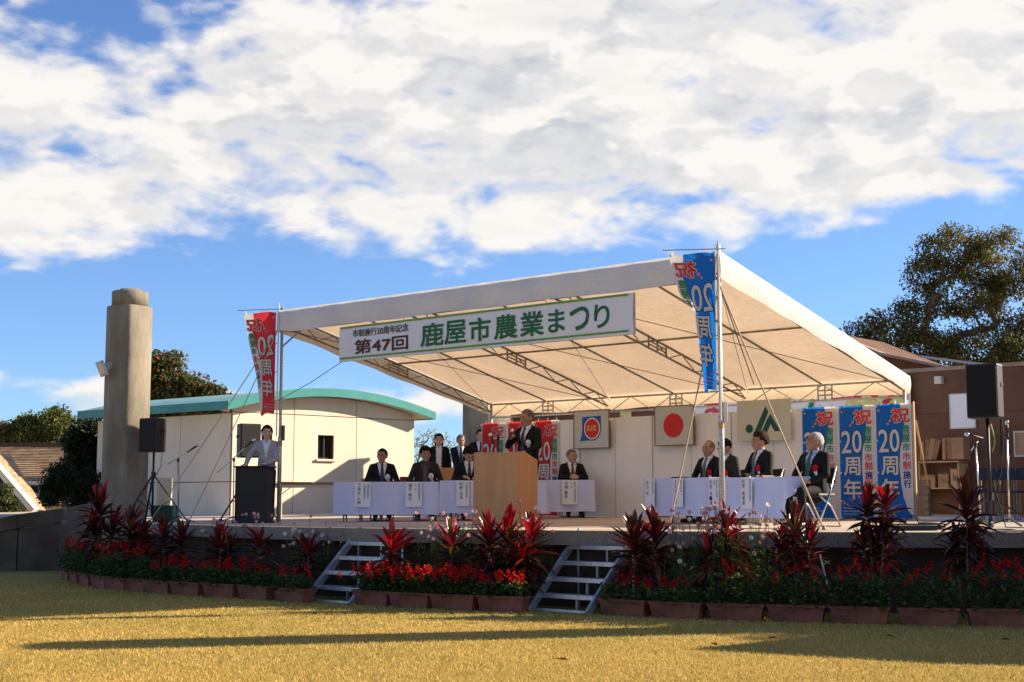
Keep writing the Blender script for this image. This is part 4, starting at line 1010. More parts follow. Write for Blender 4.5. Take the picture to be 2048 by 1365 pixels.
o = thing('prop_stick', 'pale wooden prop leaning against the end of the panels', 'stick', at(1857, 972, 23.6)); b_ = o.location
MB().beam((0, 0, 0), at(1831, 842, 22.75) - b_, .03, .022).build('batten', 'wood_ply', o)
o = thing('edge_batten', 'pale wooden batten standing at the open end of the panels', 'batten', Tf(e1_ + .02, PV), TROT); MB().box((0, 0, .92), (.022, .045, 1.84)).build('batten', 'wood_ply', o)
for i, px in enumerate((1980, 2018, 2052)):
    p = sp(px, 21.5); zt_ = at(px, 936, 21.5).z
    o = thing('navy_seat', ['navy plastic seat just behind the large loudspeaker pole', 'navy plastic seat beside the upright microphone', 'navy plastic seat at the picture edge'][i], 'seat', p, R(-12), 'navy plastic seats'); hh = zt_ - p.z
    MB().box((0, .1, hh - .09), (.27, .03, .18)).build('backrest', 'navy_seat', o, bevel=.012); MB().box((0, -.06, hh - .36), (.27, .30, .03)).build('seat', 'navy_seat', o, bevel=.01)
    for sx in (-.10, .10): MB().tube([(sx, .10, 0), (sx, .10, hh - .02)], .011, 6).build('leg', 'steel_dull', o); MB().tube([(sx, -.18, 0), (sx, -.18, hh - .36)], .011, 6).build('leg', 'steel_dull', o)
# foot-light bar and cables on the stage edge
p = sp(1826, 17.75); t = thing('footlight_bar', 'long black equipment case lying on the stage edge', 'case', p, R(-3)); MB().box((0, 0, .045), (.56, .13, .09)).build('housing', 'black_plastic', t, bevel=.006); MB().box((0, -.068, .07), (.55, .006, .010)).build('metal_trim', 'chrome', t)
MB().box((.30, 0, .05), (.05, .10, .06)).build('end_cap', 'black_rubber', t)
o = thing('floor_cable', 'black cable coiled on the floor beside the last blue banner', 'cable', sp(1826, 20.5)); MB().tube([(-.12, 0, .01), (-.06, 0, .10), (.0, .02, .12), (.06, .0, .06), (.08, 0, .01), (.2, -.3, .01), (.1, -1.2, .01)], .010, 6).build('cord', 'black_rubber', o, True)
o = thing('floor_cable', 'black cable snaking from the equipment case to the loudspeaker stand', 'cable', sp(1880, 17.8)); MB().tube([(-.05, 0, .02), (.15, .1, .012), (.35, -.05, .012), (.6, .08, .012), (.85, -.1, .012), (1.0, -.2, -.02), (1.02, -.28, -.25)], .010, 6).build('cord', 'black_rubber', o, True)

# ================================================================== PEOPLE
def capsule(a, b, ra, rb, n=12, flat=1.0):
    a, b = Vector(a), Vector(b); d = (b - a); L = d.length; d = d / L if L > 1e-6 else Vector((0, 0, 1))
    x = d.orthogonal().normalized(); y = d.cross(x)
    prof = [(ra * math.cos(q), -ra * math.sin(q)) for q in (1.5, 1.05, .55)] + [(ra, 0), ((ra + rb) / 2, L / 2), (rb, L)] + [(rb * math.cos(q), L + rb * math.sin(q)) for q in (.55, 1.05, 1.5)]
    V = []; c0 = (a + b) / 2
    for r, h in prof:
        for k in range(n):
            t = 2 * math.pi * k / n; p = a + d * h + x * r * math.cos(t) + y * r * math.sin(t)
            if flat != 1.0: p.y = c0.y + (p.y - c0.y) * flat
            V.append(p)
    F = [(i * n + k, i * n + (k + 1) % n, (i + 1) * n + (k + 1) % n, (i + 1) * n + k) for i in range(len(prof) - 1) for k in range(n)]
    F += [tuple(range(n - 1, -1, -1)), tuple((len(prof) - 1) * n + k for k in range(n))]
    return V, F
def ellip(c, r, rot=None, n=14, m=9):
    c = Vector(c); V = []; F = []
    for i in range(m + 1):
        ph = math.pi * (i / m) * .998 + .003
        for k in range(n):
            t = 2 * math.pi * k / n; p = Vector((r[0] * math.sin(ph) * math.cos(t), r[1] * math.sin(ph) * math.sin(t), r[2] * math.cos(ph)))
            V.append(c + (rot @ p if rot is not None else p))
    F = [(i * n + k, (i + 1) * n + k, (i + 1) * n + (k + 1) % n, i * n + (k + 1) % n) for i in range(m) for k in range(n)]
    F += [tuple(range(n)), tuple(m * n + k for k in range(n - 1, -1, -1))]
    return V, F
def fuse(prims, vox, m, smooth=3):
    """voxel-fuse overlapping closed shapes into one continuous skin"""
    mb = MB()
    for V, F in prims: mb.add(V, F)
    me = mb.mesh('tmp', m); ob = bpy.data.objects.new('tmp', me); COL.objects.link(ob)
    r = ob.modifiers.new('r', 'REMESH'); r.mode = 'VOXEL'; r.voxel_size = vox; r.use_smooth_shade = True
    s = ob.modifiers.new('s', 'SMOOTH'); s.factor = .5; s.iterations = smooth
    dg = bpy.context.evaluated_depsgraph_get(); out = bpy.data.meshes.new_from_object(ob.evaluated_get(dg))
    bpy.data.objects.remove(ob); bpy.data.meshes.remove(me); out.materials.clear(); out.materials.append(MATS[m]); return out
def ik(S, W, l1, l2, pole):
    S, W, pole = Vector(S), Vector(W), Vector(pole); d = W - S; L = min(d.length, (l1 + l2) * .995); d.normalize()
    a = (l1 * l1 - l2 * l2 + L * L) / (2 * L); h = math.sqrt(max(0, l1 * l1 - a * a)); q = pole - d * pole.dot(d); q.normalize()
    return S + d * a + q * h, S + d * L
def hand_prims(W, d, side, curl=.5, palm_n=None):
    d = Vector(d).normalized(); n_ = Vector(palm_n or (0, 0, -1)); n_ = (n_ - d * n_.dot(d)).normalized(); x = d.cross(n_)
    P = [capsule(W - d * .02, W + d * .03, .026, .028), capsule(W + d * .03 + x * .018, W + d * .075 + x * .026, .016, .014), capsule(W + d * .03 - x * .018, W + d * .075 - x * .026, .016, .014), capsule(W + d * .03, W + d * .08, .017, .015)]
    for k, (o, L) in enumerate(((-.030, .055), (-.010, .068), (.010, .062), (.029, .048))):
        b = W + d * .082 + x * o; c = b + (d * math.cos(curl) + n_ * math.sin(curl)) * L * .55; e = c + (d * math.cos(curl * 2.2) + n_ * math.sin(curl * 2.2)) * L * .5
        P += [capsule(b - d * .01, c, .0095, .0088, 8), capsule(c, e, .0088, .0075, 8)]
    tb = W + d * .025 + x * .03 * side; tm = tb + (d * .7 + x * side * .6 + n_ * .35).normalized() * .04; te = tm + (d * .95 + n_ * .3).normalized() * .03
    P += [capsule(tb, tm, .013, .011, 8), capsule(tm, te, .0105, .0085, 8)]
    return P
def person(label, loc, face, H=1.70, sit=False, suit='suit_black', shirt='shirt_white', tie='tie_navy', hair=('short', 'hair_black'), skin='skin', rosette=None, glasses=False,
           yaw=0, pitch=0, lean=0, arms=None, female=False, fat=1.0, legs='suit', open_blouse=False):
    """local frame: facing -Y, z up, feet at 0. arms: {side: (wrist, hand dir, pole, curl, palm normal)}"""
    k = H / 1.70; fx, fy = face
    t = thing('person', label, 'person', loc, math.atan2(fx, -fy), 'people on the stage')
    dz = -.415 if sit else 0.0
    LM = Matrix.Rotation(R(lean), 3, 'X'); hipz = .93 + dz
    def B(p):                                   # body-space point (upper body leans about the hips)
        p = Vector(p); p.z += dz; q = Vector((0, 0, hipz)); return (q + LM @ (p - q)) * k
    fw = fat; fs = .92 if female else 1.0
    sh = .174 * fs
    def el(c, r, rot=None): return ellip(B(c), [x * k for x in r], LM if rot is None else LM @ rot)
    def cp(a, b, ra, rb, flat=1.0): return capsule(B(a), B(b), ra * k, rb * k, flat=flat)
    def torso(e):
        return [el((0, 0, .96), (.158 * fw * fs + e, .120 * fw + e, .13 + e)), el((0, -.01 * fw, 1.11), (.150 * fw * fs + e, .112 * fw + e, .17)), el((0, -.005, 1.27), (.158 * fw * fs + e, .112 * fw + e, .17 + e)),
                cp((-sh + .045, .01, 1.385), (sh - .045, .01, 1.385), .056 + e, .056 + e), cp((-sh + .06, .012, 1.39), (0, .015, 1.455), .045 + e, .045 + e), cp((sh - .06, .012, 1.39), (0, .015, 1.455), .045 + e, .045 + e)]
    # arms
    AR = {}
    arms = arms or {}
    for s in (-1, 1):
        spec = arms.get(s) or ((s * .25, -.03, .80), (0, -.1, -1), (s * .3, 1, 0), .35, (-s, 0, 0))
        S = B((s * sh, .01, 1.385)); Wt = Vector(spec[0]) * k
        if not spec[5:] : pass
        E_, W_ = ik(S, Wt, .285 * k, .255 * k, spec[2]); AR[s] = (S, E_, W_, spec)
    def arm(e, s, sleeve=False):
        S, E_, W_, _ = AR[s]; W2 = E_.lerp(W_, .93) if sleeve else W_
        return [capsule(S, E_, (.052 + e) * k, (.040 + e) * k), capsule(E_, W2, (.040 + e) * k, (.028 + e * 1.2) * k)]
    # legs
    LG = {}
    for s in (-1, 1):
        hp = Vector((s * .09, 0, .90 + dz)) * k
        if sit: kn = Vector((s * .11, -.43, .49)) * k; an = Vector((s * .12, -.40 if s > 0 else -.36, .09)) * k
        else: kn = Vector((s * .095, -.02, .49)) * k; an = Vector((s * .10, .015, .09)) * k
        LG[s] = (hp, kn, an)
    def leg(e, s, short=False):
        hp, kn, an = LG[s]; an2 = kn.lerp(an, .97)
        return [capsule(hp, kn, (.084 * fs + e) * k, (.056 + e) * k), capsule(kn, an2, (.056 + e) * k, (.040 + e * 1.3) * k)]
    # head
    HM = LM @ Matrix.Rotation(R(yaw), 3, 'Z') @ Matrix.Rotation(R(pitch), 3, 'X'); hc = B((0, -.022, 1.585))
    hk = k * 1.13
    def Hh(p): return hc + HM @ (Vector(p) * hk)
    def he(c, r): return ellip(Hh(c), [x * hk for x in r], HM)
    def hcap(a, b, ra, rb): return capsule(Hh(a), Hh(b), ra * hk, rb * hk, 10)
    head = [he((0, .012, .018), (.074, .094, .094)), he((0, -.024, -.018), (.064, .070, .098)), he((0, -.052, -.082), (.038, .036, .036)), he((0, -.02, -.06), (.056, .060, .052)),
            hcap((0, -.088, .008), (0, -.108, -.026), .010, .015), hcap((-.016, -.095, -.032), (.016, -.095, -.032), .009, .009), hcap((-.04, -.078, .022), (.04, -.078, .022), .014, .014),
            he((-.042, -.065, -.02), (.022, .02, .02)), he((.042, -.065, -.02), (.022, .02, .02)), hcap((-.018, -.090, -.058), (.018, -.090, -.058), .010, .010)]
    for s in (-1, 1): head.append(he((s * .075, .005, -.012), (.012, .024, .034)))
    neck = [capsule(B((0, .012, 1.40)), hc + HM @ Vector((0, .02, -.06)) * k, .056 * k * fs, .050 * k * fs)]
    body = torso(0) + head + neck
    for s in (-1, 1):
        S, E_, W_, spec = AR[s]; body += arm(0, s) + leg(0, s)
        body += hand_prims(W_, spec[1], -s, spec[3], spec[4])
        hp, kn, an = LG[s]; body.append(capsule(an - Vector((0, -.02, .03)) * k, an + Vector((s * .015, -.15, -.055)) * k, .034 * k, .028 * k))
    link('body', fuse(body, .0095, skin, 2), t)
    # shirt
    sm = fuse(torso(.006) + [capsule(B((0, .012, 1.415)), B((0, .0, 1.470)), .064 * k * fs, .058 * k * fs)], .014, shirt, 2); link('shirt', sm, t)
    # jacket
    jp = torso(.017) + arm(.010, -1, True) + arm(.012, 1, True)
    jp += [cp((0, 0, 1.08), (0, 0, .93 if sit else .86), .150 * fw * fs + .02, .172 * fw * fs + .012, .78)]
    jm = fuse(jp, .0125, suit, 3)
    bm = bmesh.new(); bm.from_mesh(jm); kill = []; LI = LM.inverted()
    vz0 = 1.10 if not female else 1.16
    for f in bm.faces:
        c = f.calc_center_median() / k; q = LI @ (c - Vector((0, 0, hipz))) + Vector((0, 0, hipz)); q.z -= dz
        if q.z > 1.43 and math.hypot(q.x, q.y - .01) < .075: kill.append(f)
        elif open_blouse and q.y < -.03 and q.z > .90 and abs(q.x) < .062 + .02 * max(0, q.z - 1.2): kill.append(f)
        elif not open_blouse and q.y < -.015 and vz0 < q.z < 1.5 and abs(q.x) < .010 + .070 * (q.z - vz0) / .30: kill.append(f)
    bmesh.ops.delete(bm, geom=kill, context='FACES'); bm.to_mesh(jm); bm.free(); link('jacket', jm, t)
    def yf(z, e=0.0, x=0.0):      # front of the chest in upright space
        y = -.05
        for cz_, cy, rx, ry, rz_ in ((.96, 0, .165, .120, .13), (1.11, -.01, .150, .112, .17), (1.27, -.005, .168, .112, .17)):
            q = 1 - ((z - cz_) / (rz_ + .006)) ** 2 - (x / (rx * fw * fs)) ** 2
            if q > 0: y = min(y, cy * fw - (ry * fw + .006 + e) * math.sqrt(q))
        return y
    # trousers and shoes
    link('trousers', fuse(leg(.010, -1) + leg(.010, 1) + [el((0, 0, .94), (.165 * fw * fs + .012, .120 * fw + .01, .12))], .015, suit if legs == 'suit' else legs, 2), t)
    for s in (-1, 1):
        hp, kn, an = LG[s]; link('shoe', fuse([capsule(an + Vector((0, .03, -.045)) * k, an + Vector((s * .02, -.15, -.052)) * k, .043 * k, .036 * k), capsule(an + Vector((0, .02, -.01)) * k, an + Vector((0, .0, .03)) * k, .044 * k, .04 * k)], .013, 'shoe', 2), t)
    # tie
    if tie:
        tm = MB(); rows = [(1.452, .016), (1.425, .020), (1.415, .015), (1.35, .024), (1.28, .030), (1.20, .036), (1.12, .038), (1.07, .03)]
        Vt = []
        for z, w in rows:
            y = yf(z, .012) if z < 1.40 else -.062 - (1.46 - z) * .5
            if z >= 1.40: y = min(y, -.060)
            Vt += [B((-w, y, z)), B((0, y - .008, z)), B((w, y, z))]
        tm.add(Vt, [(i * 3 + j, i * 3 + j + 1, (i + 1) * 3 + j + 1, (i + 1) * 3 + j) for i in range(len(rows) - 1) for j in (0, 1)]); tm.build('tie', tie, t, True)
    # collar wings
    if not open_blouse:
        cw = MB()
        for s in (-1, 1): cw.add([B((s * .062, -.03, 1.475)), B((s * .008, -.072, 1.455)), B((s * .045, -.090, 1.405)), B((s * .078, -.05, 1.43))], [(0, 1, 2, 3)])
        cw.build('collar', shirt, t)
    # hair
    st, hm = hair
    hmB = MB(); nU, nV = 40, 22; r_ = random.Random(sum(map(ord, label))); V = []; keep = {}
    for j in range(nV + 1):
        ph = math.pi * j / nV
        for i in range(nU):
            a = 2 * math.pi * i / nU; d = Vector((math.sin(ph) * math.cos(a), math.sin(ph) * math.sin(a), math.cos(ph))); fr = -d.y; sd = abs(d.x)
            hl_ = math.hypot(d.x, d.y) or 1; fh = -d.y / hl_
            if st == 'bob': lim = .42 if fh > .60 else (-.97 if fh < .30 else .12)
            elif st == 'bald': lim = -.5 if fr < .2 else (-.05 if sd > .75 else 2)
            else: lim = (.52 if st != 'bushy' else .40) if fr > .55 else ((-.10 if sd > .8 else .30) if fr > .10 else (-.28 if fr > -.25 else -.62))
            keep[(i, j)] = d.z >= lim and not (st == 'bald' and d.z > .52 and hm != 'hair_stubble')
            ex_ = {'short': .010, 'bushy': .024, 'bob': .020, 'bald': .004}[st] + r_.uniform(-.003, .003) + (.010 * max(0, d.z) if st in ('bushy',) else 0)
            ex_ = .002 + ex_ * max(0, min(1, (d.z - lim) / .35)) if st != 'bob' else ex_
            p = Vector((d.x * (.074 + ex_), .012 + d.y * (.094 + ex_), .018 + d.z * (.094 + ex_)))
            if st == 'bob' and d.z < -.05:
                f_ = min(1, -d.z / .9); hl = math.hypot(d.x, d.y) or 1; p = Vector((d.x / hl * (.090 - .012 * f_), .018 + d.y / hl * (.098 - .01 * f_), .018 - .155 * f_))
            V.append(Hh(p))
    F = [(j * nU + i, (j + 1) * nU + i, (j + 1) * nU + (i + 1) % nU, j * nU + (i + 1) % nU) for j in range(nV) for i in range(nU) if keep[(i, j)] and keep[((i + 1) % nU, j)] and keep[(i, j + 1)] and keep[((i + 1) % nU, j + 1)]]
    hmB.add(V, F); hb = hmB.build('hair', hm, t, True); so = hb.modifiers.new('thick', 'SOLIDIFY'); so.thickness = .008 * k; so.offset = -1
    # face
    for s in (-1, 1):
        V_, F_ = he((s * .031, -.086, .004), (.0125, .006, .0055)); MB().add(V_, F_).build('eye', 'eye_dark', t, True)
        V_, F_ = hcap((s * .018, -.0955, .024), (s * .045, -.085, .026), .0040, .0030); MB().add(V_, F_).build('eyebrow', 'hair_black' if hm != 'hair_white' else 'hair_grey', t, True)
    V_, F_ = he((0, -.0985, -.058), (.022, .005, .0055)); MB().add(V_, F_).build('mouth', 'lip', t, True)
    if glasses:
        gm = MB()
        for s in (-1, 1): gm.tube([Hh((s * .033 + .024 * math.cos(q), -.104, .003 + .017 * math.sin(q))) for q in [2 * math.pi * i / 12 for i in range(13)]], .0022 * k, 5); gm.tube([Hh((s * .058, -.100, .006)), Hh((s * .078, .0, .006))], .002 * k, 5)
        gm.tube([Hh((-.009, -.106, .006)), Hh((.009, -.106, .006))], .002 * k, 5); gm.build('glasses_frame', 'steel_dull', t)
    # rosette pinned on the wearer's left breast
    if rosette:
        x0, z0 = .095 * fw, 1.205; y0 = yf(z0, .03, x0) - .006; m_ = MB()
        for layer, (rr, hh) in enumerate(((.050, 0), (.040, .010), (.028, .018), (.014, .024))):
            P = [B((x0, y0 - hh - .010, z0))]; n_ = 24
            for i in range(n_): q = 2 * math.pi * i / n_; w_ = rr * (1.0 + .12 * math.sin(i * 2.4 + layer)); P.append(B((x0 + w_ * math.cos(q), y0 - hh + (.009 if i % 2 else -.003), z0 + w_ * math.sin(q))))
            m_.add(P, [(0, 1 + i, 1 + (i + 1) % n_) for i in range(n_)])
        ro_ = m_.build('rosette', 'rosette_' + rosette, t)
        m_ = MB()
        for s in (-.012, .014): m_.add([B((x0 + s - .016, y0 + .004, z0 - .03)), B((x0 + s + .016, y0 + .004, z0 - .03)), B((x0 + s * 3 + .018, y0 + .004, z0 - .155)), B((x0 + s * 3 - .018, y0 + .004, z0 - .15))], [(0, 1, 2, 3)])
        m_.build('ribbon', 'rosette_white' if rosette == 'red' else 'ribbon_pink', ro_)
    return t
# arm poses (local metres at 1.70 m)
def tbl(s, x=.12, y=-.36, z=.76): return ((s * x, y, z), (-s * .6, -.8, -.1), (s * .8, .3, -1), .35, (0, 0, -1))
def lap(s): return ((s * .14, -.26, .62), (-s * .3, -1, -.1), (s * .8, .5, -.4), .4, (0, 0, -1))
def side_(s): return ((s * .235, -.02, .86), (0, -.15, -1), (s * .3, 1, 0), .35, (-s, 0, 0))
def front_(s): return ((s * .06, -.20, .90), (-s * .8, -.3, -.5), (s * 1, .5, 0), .5, (0, 1, 0))
TA = {-1: tbl(-1), 1: tbl(1)}; LA = {-1: lap(-1), 1: lap(1)}; SA = {-1: side_(-1), 1: side_(1)}; FA = {-1: front_(-1), 1: front_(1)}
HIDE = {-1: ((-.15, -.28, .60), (.3, -1, -.1), (-.8, .5, -.4), .4, (0, 0, -1)), 1: ((.15, -.28, .60), (-.3, -1, -.1), (.8, .5, -.4), .4, (0, 0, -1))}
def seat(px, Y, face, label, clabel, **kw):
    p = sp(px, Y); person(label, p, face, sit=True, **kw); put_chair(p + Vector((0, 0, -.0)) - Vector((face[0], face[1], 0)).normalized() * .05, math.atan2(face[0], -face[1]), clabel)
# speaker at the lectern, hand-held microphone
ps = sp(1056, 22.95)
fdir = (-.62, -.78)
person('man in a black suit with a white rosette speaking at the wooden lectern', ps, fdir, H=1.80, suit='suit_black', tie='tie_plum', hair=('short', 'hair_grey'), skin='skin_tan', rosette='white', yaw=-12, pitch=4,
       arms={-1: ((-.10, -.30, 1.27), (.55, -.3, .55), (-.9, .1, -1), 1.1, (1, -.2, -.4)), 1: ((.22, -.34, 1.06), (-.4, -.9, -.1), (.8, .4, -.6), .3, (0, 0, -1))}, fat=1.05)
a_ = math.atan2(fdir[0], -fdir[1]); mw = ps + Matrix.Rotation(a_, 3, 'Z') @ Vector((-.035, -.335, 1.385)) * 1.055
mw = ps + Matrix.Rotation(a_, 3, 'Z') @ (Vector((-.04, -.35, 1.36)) * 1.06); mic(mw, Matrix.Rotation(a_, 3, 'Z') @ Vector((.12, .55, .95)), 'black hand microphone held up by the speaking man')
# woman at the black podium
person('woman in a light grey jacket standing at the black podium', sp(531, 24.35), (.05, -1), H=1.63, suit='jacket_grey', shirt='shirt_white', tie=None, hair=('bob', 'hair_black'), skin='skin_fair', yaw=10, female=True, legs='suit_black', open_blouse=False,
       arms={-1: ((-.33, -.26, 1.02), (-.7, -.6, -.25), (-.6, .6, -.5), .25, (0, 0, -1)), 1: ((.02, -.27, 1.03), (-.9, -.4, -.05), (.9, .4, -.6), .3, (0, 0, -1))})
# behind the tables
seat(763, 25.25, (.12, -1), 'seated man in glasses with a white rosette, nearest the podium', 'folding chair of the seated man nearest the podium', H=1.66, suit='suit_black', tie='tie_navy', hair=('short', 'hair_black'), skin='skin_tan', rosette='white', glasses=True, yaw=-22, arms=LA)
seat(850, 25.2, (.05, -1), 'seated man in a dark grey shirt with a white rosette', 'folding chair of the man in the grey shirt', H=1.68, suit='suit_charcoal', shirt='shirt_grey', tie='tie_brown', hair=('bushy', 'hair_black'), skin='skin_tan', rosette='white', yaw=14, arms=LA, fat=1.08)
seat(936, 25.15, (.15, -1), 'seated man with bowed head reading beside the lectern', 'folding chair of the bowed man beside the lectern', H=1.68, suit='suit_black', tie='tie_navy', hair=('bushy', 'hair_black'), skin='skin', glasses=True, yaw=10, pitch=26, lean=10, arms=TA)
seat(1144, 26.25, (.1, -1), 'seated grey-haired man in glasses with clasped hands', 'folding chair of the man with clasped hands', H=1.62, suit='suit_black', tie='tie_brown', hair=('short', 'hair_grey'), skin='skin', glasses=True, yaw=28,
     arms={-1: ((-.075, -.34, .765), (.85, -.5, .05), (-1, .3, -.7), .8, (0, 1, -.4)), 1: ((.075, -.34, .765), (-.85, -.5, .05), (1, .3, -.7), .8, (0, 1, -.4))})
# standing at the back
person('standing woman in a black suit and white blouse before the bare tree', sp(877, 28.1), (.05, -1), H=1.60, suit='suit_black', shirt='shirt_white', tie=None, hair=('bob', 'hair_black'), skin='skin_fair', female=True, yaw=4, arms=SA, open_blouse=True)
person('standing grey-haired man holding papers before the dark column', sp(921, 30.0), (.1, -1), H=1.64, suit='suit_black', tie='tie_navy', hair=('short', 'hair_grey'), skin='skin_tan', yaw=12, pitch=6, arms=FA)
o = thing('paper_sheet', 'small white paper held by the grey-haired standing man', 'paper', sp(914, 29.75, .90)); MB().box((0, 0, 0), (.16, .11, .004), M=Euler((R(35), 0, R(10))).to_matrix()).build('sheet', 'paper', o)
person('standing man half hidden behind the end red banner', sp(961, 30.2), (.05, -1), H=1.76, suit='suit_black', tie='tie_navy', hair=('short', 'hair_black'), skin='skin', yaw=8, arms=SA)
# along the angled tables
fr_ = (-.904, -.427)
def rp(s_, off=.52): q = r0 + rd * s_ + rn * off; return q
def rseat(s_, label, clabel, face=fr_, off=.62, **kw):
    q = rp(s_, off); q.z = floor_z(q.x, q.y); person(label, q, face, sit=True, **kw); put_chair(q - Vector((face[0], face[1], 0)).normalized() * .05, math.atan2(face[0], -face[1]), clabel)
rseat(.92, 'bald seated man with a red rosette turning to the camera', 'folding chair of the bald man', face=(-.75, -.66), H=1.64, suit='suit_black', tie='tie_grey', hair=('bald', 'hair_stubble'), skin='skin_tan', rosette='red', yaw=4, arms=LA, fat=1.05)
rseat(1.50, 'seated man with lowered head behind the front tent pole', 'folding chair behind the front tent pole', H=1.66, suit='suit_charcoal', tie='tie_navy', hair=('short', 'hair_black'), skin='skin_tan', rosette='red', yaw=0, pitch=18, lean=8, arms=LA, fat=1.1)
rseat(2.27, 'seated man with bushy brown hair and a red rosette', 'folding chair of the bushy-haired man', H=1.74, suit='suit_black', tie='tie_grey', hair=('bushy', 'hair_brown'), skin='skin_tan', rosette='red', yaw=-6, arms=LA, fat=1.05)
pw_ = Vector((4.09, 19.4, 0)); pw_.z = floor_z(pw_.x, pw_.y)
person('white-haired seated man with a green tie and red rosette', pw_, (-.74, -.67), sit=True, H=1.68, suit='suit_black', shirt='shirt_blue', tie='tie_green', hair=('short', 'hair_white'), skin='skin_tan', rosette='red', yaw=-32, pitch=-4, lean=-6, arms=LA, fat=1.12)
put_chair(pw_ + Vector((.037, .033, 0)), math.atan2(-.74, .67), 'folding chair of the white-haired man')

# ================================================================== PLANTS
def leaf_mat(name, trans=.35, rough=.55, gloss=.3):
    m = bpy.data.materials.new(name); m.use_nodes = True; nt = m.node_tree; g = G(nt); b = nt.nodes['Principled BSDF']
    a = g.n('ShaderNodeAttribute', attribute_name='tint').outputs['Color']
    g.put(b.inputs['Base Color'], a); b.inputs['Roughness'].default_value = rough; b.inputs['Specular IOR Level'].default_value = gloss
    t_ = g.n('ShaderNodeBsdfTranslucent'); g.put(t_.inputs['Color'], a); mx = g.n('ShaderNodeMixShader'); mx.inputs[0].default_value = trans
    nt.links.new(b.outputs[0], mx.inputs[1]); nt.links.new(t_.outputs[0], mx.inputs[2]); nt.links.new(mx.outputs[0], nt.nodes['Material Output'].inputs['Surface'])
    MATS[name] = m
leaf_mat('leaf', .45); leaf_mat('glossy_leaf', .25, .28, .5); leaf_mat('petal', .35, .6, .2); leaf_mat('blade', .30, .7, .15)
def frames(D):
    D = D / np.linalg.norm(D, axis=1, keepdims=True); up = np.where(np.abs(D[:, 2:3]) < .9, np.array([[0, 0, 1.]]), np.array([[1., 0, 0]]))
    X_ = np.cross(D, up); X_ /= np.linalg.norm(X_, axis=1, keepdims=True); return D, X_, np.cross(X_, D)
def leaves(C, D, L, W_, col, bend=.15):
    """diamond leaves folded along the midrib: centres C, axes D"""
    n = len(C); D, X_, U = frames(D); roll = rng.uniform(-1.2, 1.2, (n, 1)); X2 = X_ * np.cos(roll) + U * np.sin(roll); U2 = np.cross(X2, D)
    L = np.broadcast_to(L, (n,))[:, None]; W_ = np.broadcast_to(W_, (n,))[:, None]
    V = np.stack([C - D * L * .5, C - D * L * .02 + X2 * W_ * .5 + U2 * W_ * bend, C + D * L * .5 - U2 * L * .12, C - D * L * .02 - X2 * W_ * .5 + U2 * W_ * bend], 1).reshape(-1, 3)
    i = np.arange(n)[:, None] * 4; F = np.concatenate([i + np.array([[0, 1, 2]]), i + np.array([[0, 2, 3]])], 0)
    cols = np.repeat(np.concatenate([col, np.ones((n, 1))], 1), 4, 0); return V, F, cols
def tints(n, base, var=.3, alt=None, p=0.0):
    c = np.array(base)[None] * (1 + rng.uniform(-var, var, (n, 1)))
    if alt is not None: m = rng.random(n) < p; c[m] = np.array(alt) * (1 + rng.uniform(-var, var, (m.sum(), 1)))
    return np.clip(c, 0, 1)
def join(*parts):
    V, F, Cc = [], [], []; o = 0
    for v, f, c in parts: V.append(v); F.append(f + o); Cc.append(c); o += len(v)
    return np.concatenate(V), np.concatenate(F), np.concatenate(Cc)

# ---- salvia planters
BLOOM = []
def salvia_mesh(dense, height, spikes, green=(.035, .085, .018), dry=0.0):
    n = dense; C = np.stack([rng.uniform(-.33, .33, n), rng.normal(0, .09, n), .15 + height * rng.beta(1.2, 1.4, n)], 1)
    D = np.stack([rng.normal(0, 1, n), rng.normal(0, 1, n), rng.uniform(-.3, .7, n)], 1)
    V, F, c = leaves(C, D, rng.uniform(.045, .085, n), rng.uniform(.028, .05, n), tints(n, green, .4, (.08, .13, .02), .25), .25)
    fol = raw_mesh('salvia_foliage', V, F, 'leaf', colors=c)
    parts = []
    for s in range(spikes):
        bx, by = rng.uniform(-.31, .31), rng.normal(0, .10); h0 = .16 + height * rng.uniform(.62, 1.12); ln_ = rng.uniform(.08, .15); lean = rng.normal(0, .18, 2); m = int(rng.integers(16, 26))
        t_ = rng.random(m); C = np.stack([bx + lean[0] * t_ * ln_ + rng.normal(0, .012, m), by + lean[1] * t_ * ln_ + rng.normal(0, .012, m), h0 + t_ * ln_], 1)
        D = np.stack([rng.normal(0, 1, m), rng.normal(0, 1, m), rng.uniform(-.2, .6, m)], 1)
        parts.append(leaves(C, D, rng.uniform(.028, .05, m) * (1 - .4 * t_), rng.uniform(.018, .03, m), tints(m, (.50, .010, .006), .3, (.70, .03, .015), .3), .3))
    V, F, c = join(*parts); return fol, raw_mesh('salvia_blossom', V, F, 'petal', colors=c)
full = [salvia_mesh(420, .26, 40), salvia_mesh(400, .22, 30), salvia_mesh(430, .28, 44)]
half = [salvia_mesh(400, .25, 12), salvia_mesh(380, .28, 19), salvia_mesh(360, .21, 9)]
tall = [salvia_mesh(620, .42, 20, (.04, .085, .025)), salvia_mesh(600, .40, 15, (.04, .085, .025))]
thin = [salvia_mesh(320, .24, 9, (.05, .11, .025)), salvia_mesh(300, .20, 7, (.05, .11, .025)), salvia_mesh(480, .38, 10, (.05, .10, .025)), salvia_mesh(520, .40, 9, (.05, .10, .025))]
